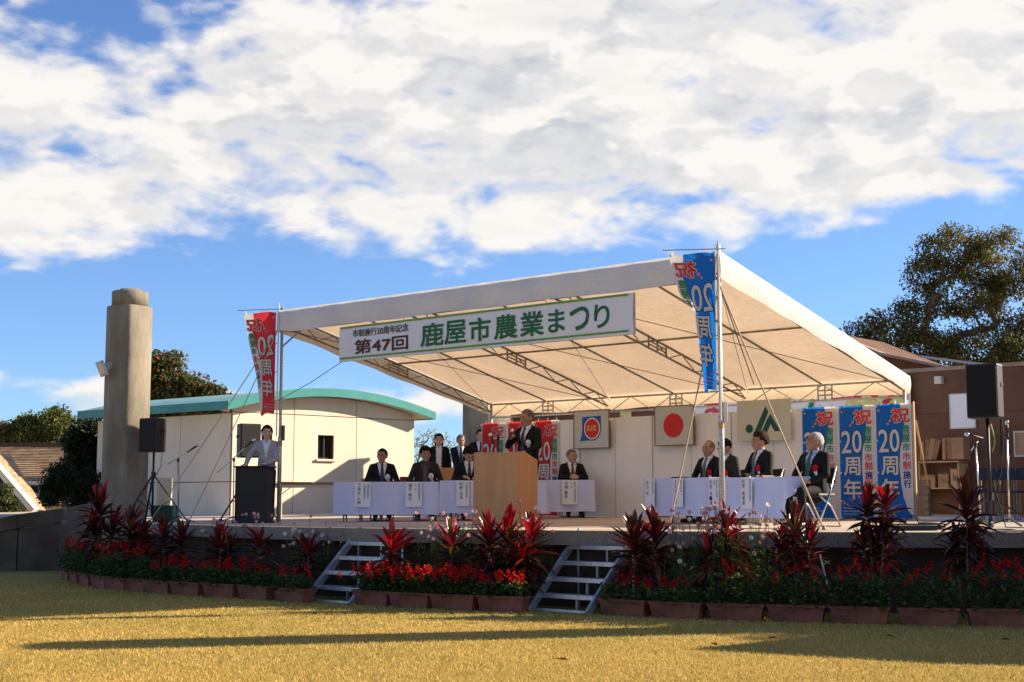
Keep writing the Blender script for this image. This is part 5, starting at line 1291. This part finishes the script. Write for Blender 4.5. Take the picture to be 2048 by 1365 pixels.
def planter_meshes():
    a = MB(); w, d, h = .65, .23, .19; w0, d0 = .56, .17
    def ring(w, d, z): return [(-w / 2, -d / 2, z), (w / 2, -d / 2, z), (w / 2, d / 2, z), (-w / 2, d / 2, z)]
    V = ring(w0, d0, 0) + ring(w - .03, d - .03, h - .03) + ring(w, d, h - .03) + ring(w, d, h) + ring(w - .03, d - .03, h) + ring(w - .05, d - .05, h - .05)
    F = [(3, 2, 1, 0)] + [(i * 4 + k, i * 4 + (k + 1) % 4, (i + 1) * 4 + (k + 1) % 4, (i + 1) * 4 + k) for i in range(5) for k in range(4)]
    a.add(V, F); b = MB(); b.grid(lambda x, y: Vector((-.30 + .6 * x, -.09 + .18 * y, .145 + .012 * math.sin(x * 31) * math.cos(y * 17))), 12, 4)
    return a.mesh('planter_box', 'terracotta'), b.mesh('planter_soil', 'soil', True)
pbox, psoil = planter_meshes()
PL = [(119, 134, 1161, tall[0]), (134, 151, 1166, tall[1]), (151, 178, 1172, tall[0]), (177, 209, 1177, tall[1]), (209, 243, 1181, tall[0]), (242, 285, 1184, tall[1]), (283, 335, 1188, half[0]), (333, 399, 1192, half[1]), (397, 470, 1196, half[1]), (467, 536, 1200, half[0]), (533, 616, 1206, half[2]),
      (700, 775, 1212, full[2]), (770, 858, 1217, full[0]), (855, 948, 1221, full[2]), (945, 1052, 1225, full[1]),
      (1192, 1293, 1233, thin[0]), (1294, 1402, 1239, thin[1]), (1413, 1528, 1243, thin[2]), (1530, 1653, 1246, thin[3]), (1657, 1781, 1250, tall[1]), (1795, 1921, 1253, thin[3]), (1935, 2062, 1255, tall[0])]
ORD = ['first', 'second', 'third', 'fourth', 'fifth', 'sixth', 'seventh', 'eighth', 'ninth', 'tenth', 'eleventh']
plabel = ['shaded terracotta planter of red salvias, %s from the ramp wall end' % ORD[i] for i in range(11)] + ['sunlit terracotta planter of red salvias, %s from the stairs beside the podium bed' % ORD[i] for i in range(4)] + ['terracotta planter of sparse salvias, %s after the stairs below the lectern' % ORD[i] for i in range(7)]
cent = [ground((a + b) / 2, y) for a, b, y, _ in PL]; PLP = []
for i, (a, b, y, var) in enumerate(PL):
    grp = (0, 10) if i <= 10 else ((11, 14) if i <= 14 else (15, 21)); i0, i1 = max(grp[0], i - 1), min(grp[1], i + 1); d = cent[i1] - cent[i0]; rz = math.atan2(d.y, d.x)
    c = cent[i] + Vector((-math.sin(rz), math.cos(rz), 0)) * .11; c.z = .004
    t = thing('flower_planter', plabel[i], 'planter', c, rz, 'terracotta planters along the stage'); PLP.append((c, rz))
    link('box', pbox, t); link('soil', psoil, t)
    fo = link('foliage', var[0], t); fl_ = link('blossom', var[1], t); fl_['kind'] = 'stuff'; fo['kind'] = 'stuff'
    if i % 2: 
        for q in (fo, fl_): q.rotation_euler = (0, 0, math.pi)

# ---- red cordylines
def cordyline_leaf(base, d, L, W_, droop, col):
    """a long strap leaf: 6 segments"""
    d = Vector(d).normalized(); x = d.cross(Vector((0, 0, 1))); x = x.normalized() if x.length > .05 else Vector((1, 0, 0)); V = []; n = 6
    p = Vector(base); dirv = d.copy()
    for i in range(n + 1):
        t_ = i / n; w = W_ * (.30 + 1.0 * math.sin(math.pi * min(1, .08 + t_ * .92)) ** .8) * (1 if t_ < .98 else .05); cup = dirv.cross(x).normalized() * w * .30
        V += [p - x * w / 2 - cup * .5, p + cup * .5, p + x * w / 2 - cup * .5]
        dirv = (dirv + Vector((0, 0, -droop / n))).normalized(); p = p + dirv * (L / n)
    F = [(i * 3 + j, i * 3 + j + 1, (i + 1) * 3 + j + 1, (i + 1) * 3 + j) for i in range(n) for j in (0, 1)]
    return V, F, [tuple(col) + (1,)] * len(V)
def cordyline(loc, heads, label, young=.5, seed=0, stake=False):
    """heads: [(dx, dy, z_centre, size)]"""
    r = random.Random(seed); t = thing('cordyline', label, 'plant', loc, 0, 'red cordylines in front of the stage')
    for dx_, dy_, zc, size in heads:
        b = Vector((dx_ * .3 + r.uniform(-.03, .03), dy_ * .3, 0)); top = Vector((dx_, dy_, zc))
        MB().tube([b, b.lerp(top, .5) + Vector((r.uniform(-.02, .02), 0, 0)), top + Vector((0, 0, size * .25))], [.016, .013, .008], 7).build('stem', 'bark', t, True)
        tilt = Euler((r.uniform(-.30, .30), r.uniform(-.30, .30), 0)).to_matrix(); spread = r.uniform(.8, 1.15); V, F, Cc = [], [], []; n = int(r.uniform(44, 60))
        for i in range(n):
            q = i / n; a = i * 2.399 + r.uniform(-.2, .2); el_ = R(-30 + 108 * q ** .75 * spread) + r.uniform(-.22, .22); L = size * (1.08 - .22 * q) * r.uniform(.7, 1.15); zz = top.z - size * 1.05 + size * 1.25 * q ** .8
            d = tilt @ Vector((math.cos(a) * math.cos(el_), math.sin(a) * math.cos(el_), math.sin(el_)))
            if q > .62 and r.random() < young: col = (.42 * r.uniform(.6, 1.2), .012, .020)
            elif r.random() < .25: col = (.15 * r.uniform(.7, 1.2), .022, .015)
            elif r.random() < .10: col = (.13, .075, .02)
            else: col = (.060 * r.uniform(.6, 1.5), .014 * r.uniform(.7, 1.5), .014)
            v, f, c = cordyline_leaf(Vector((top.x, top.y, zz)) + d * .012, d, L, size * .155 * r.uniform(.75, 1.2), .75 * (1 - q) + .15, col)
            o = len(V); V += v; F += [tuple(k + o for k in ff) for ff in f]; Cc += c
        me = raw_mesh('cordyline_leaves', np.array([tuple(v) for v in V]), np.array(F), 'glossy_leaf', True, np.array(Cc)); o = link('leaves', me, t); o['kind'] = 'stuff'
    if stake: MB().tube([(-.02, -.05, 0), (.02, 0, .9)], .007, 6).build('stake', 'wood_ply', t)
    return t
def cz(px, py, Y): return at(px, py, Y).z
CO = [  # base px, depth, [(head px, head py, size)], young, label
    (205, 22.6, [(202, 1010, .46), (190, 1055, .40), (225, 1050, .40)], .55, 'tall cordyline with pink-red leaves in front of the ramp wall'),
    (265, 22.0, [(262, 1055, .42), (285, 1075, .40)], .25, 'dark cordyline in front of the concrete column foot'),
    (345, 21.2, [(330, 1070, .40), (362, 1078, .38)], .15, 'dark cordyline below the green crate'),
    (440, 20.6, [(438, 1086, .40), (462, 1095, .32)], .15, 'dark cordyline below the microphone stands'),
    (522, 20.0, [(518, 1092, .40)], .12, 'dark cordyline below the black podium'),
    (618, 19.5, [(616, 1100, .38)], .08, 'very dark cordyline just beside the podium-side stairs'),
    (790, 18.7, [(786, 1098, .46)], .75, 'bright red cordyline nearest the podium-side stairs'),
    (905, 18.3, [(903, 1092, .42)], .30, 'bronze cordyline between the bright red ones'),
    (985, 17.9, [(978, 1078, .40), (1015, 1070, .48)], .85, 'vivid red cordyline in front of the wooden lectern'),
    (1062, 17.7, [(1062, 1075, .42), (1048, 1115, .36)], .70, 'red cordyline beside the lectern-side stairs'),
    (1275, 17.0, [(1268, 1088, .46), (1312, 1068, .42)], .30, 'large bronze cordyline just past the lectern-side stairs'),
    (1450, 16.7, [(1452, 1065, .42), (1462, 1105, .40), (1418, 1105, .36)], .40, 'bronze-red cordyline at the foot of the front tent pole'),
    (1590, 16.5, [(1588, 1062, .42), (1620, 1088, .38), (1570, 1100, .36)], .15, 'bronze cordyline in front of the white-haired man'),
    (1745, 16.4, [(1733, 1012, .36), (1768, 1010, .40), (1770, 1080, .38), (1728, 1085, .30)], .30, 'tall thin cordyline standing before the blue banners'),
    (1930, 16.3, [(1930, 1010, .46), (1945, 1080, .36), (1915, 1085, .30)], .06, 'tall dark cordyline in front of the shelf and loudspeaker'),
]
for i, (px, Yc, heads, yg, lab) in enumerate(CO):
    Yc += .12; b = at(px, 1150, Yc); b.z = 0
    cordyline(b, [(at(hx, hy, Yc).x - b.x, rng.uniform(-.08, .08), cz(hx, hy, Yc), s_ * .84) for hx, hy, s_ in heads], lab, yg, 40 + i, i in (3,))
o = thing('garden_stake', 'bare forked stick leaning on the shaded planter below the blue banners', 'stick', ground(1672, 1222)); b_ = o.location.copy()
MB().tube([(0, 0, 0), at(1655, 1170, 15.9) - b_, at(1640, 1110, 16.1) - b_], .012, 6).build('stick', 'bark_pale', o); MB().tube([at(1646, 1130, 16.05) - b_, at(1660, 1122, 16.0) - b_], .007, 5).build('twig', 'bark_pale', o)

# ---- cosmos
def cosmos(px0, px1, py0, py1, Yc, n, label, pale=.5, green=True):
    b = at((px0 + px1) / 2, 1150, Yc); b.z = 0; t = thing('cosmos_clump', label, 'flower', b, 0, 'cosmos flowers along the stage edge'); st = MB(); parts = []; fl_ = []
    for i in range(n):
        hx, hy = rng.uniform(px0, px1), py0 + (py1 - py0) * rng.beta(1.3, 1.6); h = at(hx, hy, Yc + rng.uniform(-.25, .25)) - b; f = Vector((h.x * .55 + rng.normal(0, .05), h.y * .4, 0)); mid = f.lerp(h, .55) + Vector((rng.normal(0, .04), rng.normal(0, .03), 0))
        st.tube([f, mid, h], .0032, 4, False)
        d = Vector((rng.normal(0, .5), -1 + rng.normal(0, .3), rng.uniform(.1, .9))).normalized(); x = d.orthogonal().normalized(); y = d.cross(x); rr = rng.uniform(.024, .036)
        col = (.75, .72, .74) if rng.random() < .22 else ((.62, .30, .48) if rng.random() < .6 else (.48, .10, .30)); V = [h - d * .004]; m = 16
        for q in range(m): a = 2 * math.pi * q / m; w = rr * (1.0 if q % 2 == 0 else .72); V.append(h + (x * math.cos(a) + y * math.sin(a)) * w + d * .006)
        V = np.array([tuple(v) for v in V]); F = np.array([(0, 1 + q, 1 + (q + 1) % m) for q in range(m)]); c = np.tile(np.array(col + (1.,)), (len(V), 1)); c[0] = (.65, .42, .03, 1); fl_.append((V, F, c))
        if green:
            m = 26; tq = rng.uniform(.15, .85, m)[:, None]; C = np.array(f)[None] * (1 - tq) + np.array(h)[None] * tq + rng.normal(0, .05, (m, 3)); D = np.stack([rng.normal(0, 1, m), rng.normal(0, 1, m), rng.uniform(.2, 1.4, m)], 1)
            parts.append(leaves(C, D, rng.uniform(.06, .13, m), .006, tints(m, (.075, .13, .03), .35), 0))
    o = st.build('stems', 'stem_green', t); o['kind'] = 'stuff'
    V, F, c = join(*fl_); o = link('blossoms', raw_mesh('cosmos_blossoms', V, F, 'petal', colors=c), t); o['kind'] = 'stuff'
    if parts: V, F, c = join(*parts); o = link('foliage', raw_mesh('cosmos_foliage', V, F, 'leaf', colors=c), t); o['kind'] = 'stuff'
mat('stem_green', (.06, .10, .03), .7)
cosmos(395, 560, 1025, 1075, 21.2, 28, 'shaded lilac cosmos below the black podium', green=False)
cosmos(560, 720, 1030, 1105, 20.0, 34, 'shaded lilac cosmos in front of the first covered table')
cosmos(830, 965, 1020, 1085, 18.6, 34, 'pink and white cosmos between the bronze and bright cordylines')
cosmos(1010, 1110, 995, 1065, 18.0, 16, 'pink cosmos standing against the wooden lectern')
cosmos(1325, 1420, 1010, 1100, 17.0, 34, 'pale cosmos clump in front of the angled tables')
cosmos(1420, 1560, 1005, 1090, 16.8, 34, 'pink cosmos clump around the front tent pole foot')
cosmos(1340, 1560, 1080, 1150, 16.9, 22, 'low feathery cosmos foliage under the stage lip')

# ---- trees
def tree(loc, crowns, label, n, leaf_n, clump, leaf, base, alt=None, altp=0.0, seed=0, trunk_r=.16, bark='bark', name='broadleaf_tree', shell=.55, up=.2):
    """crowns: ellipsoids (centre, radii) in world space; limbs grow from the trunk to targets inside them"""
    r = np.random.default_rng(seed); loc = Vector(loc); t = thing(name, label, 'tree', loc, 0, None); T_ = []
    vol = np.array([c[1][0] * c[1][1] * c[1][2] for c in crowns]) ** .67; cnt = np.maximum(3, (n * vol / vol.sum()).astype(int))
    for (c, rad), m in zip(crowns, cnt):
        d = r.normal(0, 1, (m, 3)); d /= np.linalg.norm(d, axis=1, keepdims=True); q = r.uniform(shell, 1.0, (m, 1)) ** .6
        T_.append(np.array(c)[None] - np.array(loc)[None] + d * q * np.array(rad)[None])
    T_ = np.concatenate(T_); lo = min(c[0][2] - c[1][2] for c in crowns) - loc.z; cx_ = np.mean([c[0][0] for c in crowns]) - loc.x; cy_ = np.mean([c[0][1] for c in crowns]) - loc.y; hi_ = max(c[0][2] + c[1][2] * .5 for c in crowns) - loc.z
    nodes = []; par = []
    for i in range(8): q = i / 7; nodes.append(np.array([cx_ * q ** 1.5 * .8, cy_ * q ** 1.5 * .8, -.3 + (max(lo, .8) * .9 + .3 + (hi_ - lo) * .25) * q]) + (r.normal(0, .05, 3) * np.array([1, 1, 0]) if i else 0)); par.append(i - 1)
    order = np.argsort(np.linalg.norm(T_ - nodes[-1][None], axis=1))
    for ti in order:
        tg = T_[ti]; N_ = np.array(nodes); dv = tg[None] - N_; ds = np.linalg.norm(dv, axis=1) + np.where(N_[:, 2] > tg[2] + .1, .6, 0) + np.where(np.arange(len(N_)) < 3, 1.5, 0); b = int(np.argmin(ds)); p0 = N_[b]; L = np.linalg.norm(tg - p0); m = max(2, int(L / (.35 if hi_ < 6 else .5)))
        side = r.normal(0, .10 * L, 3); prev = b
        for s in range(1, m + 1):
            q = s / m; p = p0 + (tg - p0) * q + side * math.sin(math.pi * q) + np.array([0, 0, up * L * math.sin(math.pi * q) * .5]) ; nodes.append(p); par.append(prev); prev = len(nodes) - 1
    wgt = np.zeros(len(nodes)); tips = set(range(len(nodes))) - set(par)
    for i in range(len(nodes) - 1, -1, -1):
        if i in tips: wgt[i] += 1
        if par[i] >= 0: wgt[par[i]] += wgt[i]
    rad = np.maximum(trunk_r * (wgt / wgt[0]) ** .56, .010); kids = {}
    for i, p in enumerate(par): kids.setdefault(p, []).append(i)
    tr = MB(); done = set(); stack = [0]
    while stack:
        i = stack.pop(); chain = [i]; 
        if par[i] >= 0: chain = [par[i], i]
        while kids.get(chain[-1]):
            ks = sorted(kids[chain[-1]], key=lambda z: -wgt[z]); stack += ks[1:]; chain.append(ks[0])
        if len(chain) > 1:
            rr = [float(rad[j]) for j in chain]
            if par[i] >= 0: rr[0] = rr[1]
            tr.tube([nodes[j] for j in chain], rr, 8 if rr[0] > .06 else 5, False)
    tr.build('trunk', bark, t, True)
    if leaf_n:
        C = np.repeat(T_, leaf_n, 0); m = len(C); off = r.normal(0, 1, (m, 3)); off /= np.linalg.norm(off, axis=1, keepdims=True); C = C + off * clump * r.uniform(.1, 1, (m, 1)) ** .6 * np.array([1, 1, .75])
        D = off * .6 + r.normal(0, .6, (m, 3)) + np.array([0, 0, -.2]); tone = np.repeat(r.uniform(.65, 1.35, (len(T_), 1)), leaf_n, 0)
        V, F, c = leaves(C, D, leaf * r.uniform(.7, 1.3, m), leaf * .48 * r.uniform(.8, 1.2, m), np.clip(tints(m, base, .3, alt, altp) * tone, 0, 1), .15)
        o = link('crown', raw_mesh('tree_crown', V, F, 'leaf', colors=c), t); o['kind'] = 'stuff'
    return t
def ell_px(px, py, Yc, rx, rz_, ry=None): p = at(px, py, Yc); s_ = Yc / F_PX; return ((p.x, p.y, p.z), (rx * s_, (ry or rx * .8) * s_, rz_ * s_))
Yt = 42.0
big = [ell_px(*a) for a in ((1905, 500, Yt, 62, 48), (1985, 520, Yt, 75, 60), (1850, 555, Yt, 42, 40), (1930, 590, Yt, 80, 45), (2040, 600, Yt, 75, 70), (1835, 620, Yt, 40, 30), (1785, 660, Yt, 70, 40), (1730, 680, Yt, 40, 30), (1850, 690, Yt, 60, 28), (1960, 690, Yt, 90, 35), (1760, 715, Yt, 60, 28), (2050, 700, Yt, 80, 60), (1880, 740, Yt, 120, 35), (2000, 760, Yt, 120, 35))]
b = at(2000, 1000, Yt); tree((b.x, b.y, 0), big, 'large spreading evergreen tree behind the brown building', 560, 80, .42, .115, (.11, .122, .038), (.20, .15, .045), .35, 3, .26, 'bark', up=.25, shell=.5)
# hedge-like trees further back on that side
b = at(1745, 1000, 50.0); tree((b.x, b.y, 0), [ell_px(1745, 745, 50, 60, 40), ell_px(1700, 760, 50, 40, 25)], 'lower dark tree just behind the tent corner', 60, 130, .6, .16, (.06, .075, .022), (.12, .09, .03), .25, 4, .2)
Yt = 47.0
b = at(345, 1000, Yt); tree((b.x, b.y, 0), [ell_px(335, 755, Yt, 50, 36), ell_px(360, 790, Yt, 62, 38), ell_px(415, 800, Yt, 45, 22), ell_px(310, 800, Yt, 45, 50)], 'round tree with reddish tips behind the curved teal roof', 110, 170, .50, .19, (.075, .098, .03), (.22, .08, .035), .22, 5, .22)
Yt = 36.0
b = at(185, 1000, Yt); tree((b.x, b.y, -.5), [ell_px(178, 880, Yt, 36, 40), ell_px(190, 940, Yt, 30, 55), ell_px(165, 930, Yt, 22, 40)], 'dark tree squeezed between the concrete column and the shingled house', 90, 150, .36, .12, (.028, .042, .016), None, 0, 6, .14)
b = at(140, 1000, 33.0); tree((b.x, b.y, -.5), [ell_px(135, 955, 33, 32, 26), ell_px(110, 985, 33, 20, 22), ell_px(165, 975, 33, 32, 32)], 'dark bushy shrub above the ramp wall', 80, 150, .26, .085, (.026, .042, .017), None, 0, 7, .08, name='leafy_shrub')
for i, (px, py, rx, rz_, lab) in enumerate(((60, 868, 30, 30, 'conical dark evergreen beyond the shingled house ridge'), (112, 862, 30, 34, 'bushy evergreen beyond the shingled house ridge, nearer the column'), (85, 885, 50, 22, 'wide low evergreen between the two beyond the ridge'), (-8, 882, 32, 26, 'brownish tree beyond the ridge at the picture edge'))):
    Yt = 62.0; b = at(px, 1000, Yt); tree((b.x, b.y, -1), [ell_px(px, py, Yt, rx, rz_), ell_px(px, py - rz_ * .7, Yt, rx * .5, rz_ * .5), ell_px(px, py + rz_ * 1.2, Yt, rx * 1.1, rz_)], lab, 70, 170, .55, .17, (.11, .15, .042) if i < 3 else (.18, .14, .045), (.20, .15, .04), .25, 20 + i, .2)
b = at(872, 1000, 38.0); tree((b.x, b.y, 0), [ell_px(865, 895, 38, 48, 42), ell_px(895, 920, 38, 35, 40), ell_px(845, 930, 38, 25, 30)], 'nearly bare pale-branched tree between the cream building and the dark column', 330, 1, .12, .06, (.08, .10, .04), None, 0, 9, .10, 'bark_pale', 'bare_tree', .3, .35)

# ---- shingled house beyond the ramp wall
Yh = 46.0
hs_ = thing('shingled_house', 'house with a brown shingled roof, dormer and half-timbered gable', 'house', at(60, 1000, Yh))
ho = hs_.location.copy(); ho.z = -1.5; hs_.location = ho
def hp(px, py, Yq): return at(px, py, Yq) - ho
# main roof slope: eave near, ridge far
e0, e1 = hp(-120, 1010, Yh - .5), hp(205, 1010, Yh - .5); rg0, rg1 = hp(-120, 891, Yh + 4.5), hp(215, 894, Yh + 4.5)
def lerp4(a, b, c, d, s, t_): return a.lerp(b, s).lerp(c.lerp(d, s), t_)
def shingles(name, a, b, c, d, rows, parent):
    """stepped courses from the eave a-b up to the ridge c-d"""
    m_ = MB(); up_ = Vector((0, -.35, .9)) * .035
    for i in range(rows):
        t0, t1 = i / rows, (i + 1.12) / rows; P = [lerp4(a, b, c, d, 0, t0), lerp4(a, b, c, d, 1, t0), lerp4(a, b, c, d, 1, t1), lerp4(a, b, c, d, 0, t1)]
        m_.add([P[0] + up_, P[1] + up_, P[2], P[3], P[0], P[1]], [(0, 1, 2, 3), (4, 5, 1, 0)])
    o = m_.build(name, 'shingle', parent); o['kind'] = 'stuff'; return o
rf_ = shingles('roof', e0, e1, rg0, rg1, 36, hs_)
MB().beam(rg0 + Vector((0, 0, .05)), rg1 + Vector((0, 0, .05)), .25, .12).build('ridge_cap', 'timber_dark', rf_)
MB().add([e0 + Vector((0, .4, -.05)), e1 + Vector((0, .4, -.05)), e1 + Vector((0, .4, -2.2)), e0 + Vector((0, .4, -2.2))], [(0, 1, 2, 3)]).build('wall', 'trim_white', hs_)
MB().add([e1, rg1, rg1 + Vector((0, 5, -3)), e1 + Vector((0, 10, -.3)), e1 + Vector((0, 10, -3)), e1 + Vector((0, 0, -3))], [(0, 1, 2, 3, 4, 5)]).build('end_wall', 'trim_white', hs_)
MB().add([rg0, rg1, rg1 + Vector((0, 5, -3)), rg0 + Vector((0, 5, -3))], [(3, 2, 1, 0)]).build('back_roof', 'shingle', hs_)
# dormer
dq = [hp(48, 966, Yh + .2), hp(110, 966, Yh + .2), hp(12, 927, Yh + 2.6), hp(72, 927, Yh + 2.6)]
dm = shingles('dormer_roof', dq[0], dq[1], dq[2], dq[3], 10, hs_)
MB().beam(dq[0], dq[1], .12, .10).build('fascia', 'trim_white', dm)
MB().add([hp(50, 967, Yh + .35), hp(107, 967, Yh + .35), hp(107, 990, Yh + .35), hp(48, 990, Yh + .35)], [(0, 1, 2, 3)]).build('window_pane', 'window_glass', dm)
wf = MB(); q_ = [hp(49, 968, Yh + .3), hp(108, 968, Yh + .3), hp(108, 989, Yh + .3), hp(47, 989, Yh + .3)]
for a, b in zip(q_, q_[1:] + q_[:1]): wf.beam(a, b, .10, .10)
wf.beam(hp(78, 968, Yh + .3), hp(78, 989, Yh + .3), .05, .05); wf.build('window_frame', 'trim_white', dm)
MB().add([dq[0], dq[2], hp(47, 992, Yh + .35)], [(0, 1, 2)]).build('cheek', 'trim_white', dm)
# half-timbered gable wing
ga, gb, gc = hp(70, 1022, Yh - 2.5), hp(-140, 1022, Yh - 2.5), hp(-30, 905, Yh - 2.5)
MB().add([ga + Vector((-.3, .15, 0)), gb, gc + Vector((0, .15, -.3)), ga + Vector((-.3, .15, -2)), gb + Vector((0, 0, -2))], [(0, 3, 4, 1, 2)]).build('gable_wall', 'trim_white', hs_)
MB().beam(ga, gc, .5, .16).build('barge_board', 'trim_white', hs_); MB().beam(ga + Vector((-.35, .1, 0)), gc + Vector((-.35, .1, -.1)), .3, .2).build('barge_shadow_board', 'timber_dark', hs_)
for a, b in (((0, 985), (45, 985)), ((18, 985), (18, 1024)), ((8, 1022), (20, 990)), ((24, 1024), (40, 1000)), ((0, 960), (22, 985))): MB().beam(hp(a[0], a[1], Yh - 2.42), hp(b[0], b[1], Yh - 2.42), .16, .16).build('timber', 'timber_dark', hs_)
MB().add([gc + Vector((0, 0, .05)), ga + Vector((0, 0, .05)), ga + Vector((.0, 1.0, .0)), gc + Vector((0, 2.2, .0))], [(0, 1, 2, 3)]).build('wing_roof', 'shingle', hs_)
# pale shrub in front of the gable
b = at(5, 1020, 40.0); tree((b.x, b.y, -.5), [ell_px(5, 1000, 40, 14, 28), ell_px(22, 1018, 40, 14, 14)], 'pale green shrub in front of the half-timbered gable', 40, 90, .22, .10, (.10, .12, .04), None, 0, 31, .05, name='leafy_shrub')

# ================================================================== out of view: tent and tree added to shade the lawn
ot = thing('shadow_tent', 'unseen white gabled tent added to cast the pointed lawn shadow', 'tent', (11.3, 14.3, 0), R(-14))  # gabled tent out of view, added for its pointed shadow
W_, D_, He, Hp = 5.4, 3.6, 2.25, 3.35
for sx in (-1, 1):
    for sy in (-1, 1): MB().tube([(sx * W_ / 2, sy * D_ / 2, 0), (sx * W_ / 2, sy * D_ / 2, He)], .025, 8).build('leg', 'galv', ot)
cn = MB(); cn.add([(-W_ / 2, -D_ / 2, He), (W_ / 2, -D_ / 2, He), (W_ / 2, 0, Hp), (-W_ / 2, 0, Hp), (W_ / 2, D_ / 2, He), (-W_ / 2, D_ / 2, He)], [(0, 1, 2, 3), (3, 2, 4, 5), (0, 3, 5), (1, 4, 2)]); cn.build('canopy', 'cloth_white', ot)
b = Vector((11.6, 17.6, 0)); tree(b, [((11.6, 17.6, 3.0), (1.7, 1.2, 1.5)), ((12.8, 18.2, 2.6), (1.6, 1.2, 1.3)), ((11.8, 16.4, 3.0), (1.5, .8, 1.4))], 'unseen bushy tree added past the stage end to shade the lawn', 130, 130, .45, .12, (.045, .06, .018), None, 0, 51, .16)  # added tree, crown filled out to darken lawn and planters

# ---- lawn blades and fallen leaves
n = 300000
Yb = 9.6 + (24.0 - 9.6) * rng.random(n) ** 1.5; Xb = rng.uniform(-.40, .40, n) * Yb
ex_ = np.array([p.x for p in edge_line]); ey_ = np.array([p.y for p in edge_line]); lim = np.interp(Xb, ex_, ey_); ok = Yb < lim - .25; Xb, Yb = Xb[ok], Yb[ok]; n = len(Xb)
hgt = rng.uniform(.008, .027, n) * (1 + .25 * rng.random(n)); a = rng.uniform(0, 2 * math.pi, n); ln2 = rng.normal(0, .010, (n, 2)); w = rng.uniform(.0025, .0050, n) * (Yb / 12)
V = np.stack([np.stack([Xb - w * np.cos(a), Yb - w * np.sin(a), np.zeros(n)], 1), np.stack([Xb + w * np.cos(a), Yb + w * np.sin(a), np.zeros(n)], 1), np.stack([Xb + ln2[:, 0], Yb + ln2[:, 1], hgt], 1)], 1).reshape(-1, 3)
patch = .5 + .5 * np.sin(Xb * 1.1 + 1.3 * np.sin(Yb * .7)) * np.cos(Yb * 1.3 + Xb * .4); g_ = rng.random(n) < (.16 + .40 * patch + .15 * (Yb > 15))
colr = np.where(g_[:, None], np.array([[.40, .33, .085]]), np.array([[.66, .45, .135]])) * rng.uniform(.66, 1.22, (n, 1)); colr = np.repeat(np.concatenate([np.clip(colr, 0, 1), np.ones((n, 1))], 1), 3, 0)
o = link('grass_blades', raw_mesh('grass_blades', V, np.arange(3 * n).reshape(-1, 3), 'blade', colors=colr)); tag(o, 'short dry golden lawn grass in front of the stage', 'grass', kind='stuff')
mat('dead_leaf', (.20, .05, .02), .7, .3, 20)
for px, py, s_, lab in ((1124, 1328, .06, 'reddish fallen leaf lying alone on the sunlit lawn'), (1428, 1297, .05, 'small fallen leaf on the sunlit lawn before the planters'), (1545, 1284, .045, 'fallen leaf near the tip of the sunlit patch'), (1780, 1280, .05, 'fallen leaf on the shaded lawn by the planters'), (2012, 1287, .05, 'orange fallen leaf on the shaded lawn at the picture edge')):
    p = ground(px, py); o = thing('fallen_leaf', lab, 'leaf', p + Vector((0, 0, .03)), rng.uniform(0, 6)); MB().add([(-s_, 0, .0), (-.2 * s_, -.5 * s_, .02), (s_, 0, .012), (-.2 * s_, .5 * s_, .022), (0, 0, .004)], [(0, 1, 4), (1, 2, 4), (2, 3, 4), (3, 0, 4)]).build('blade', 'dead_leaf', o)
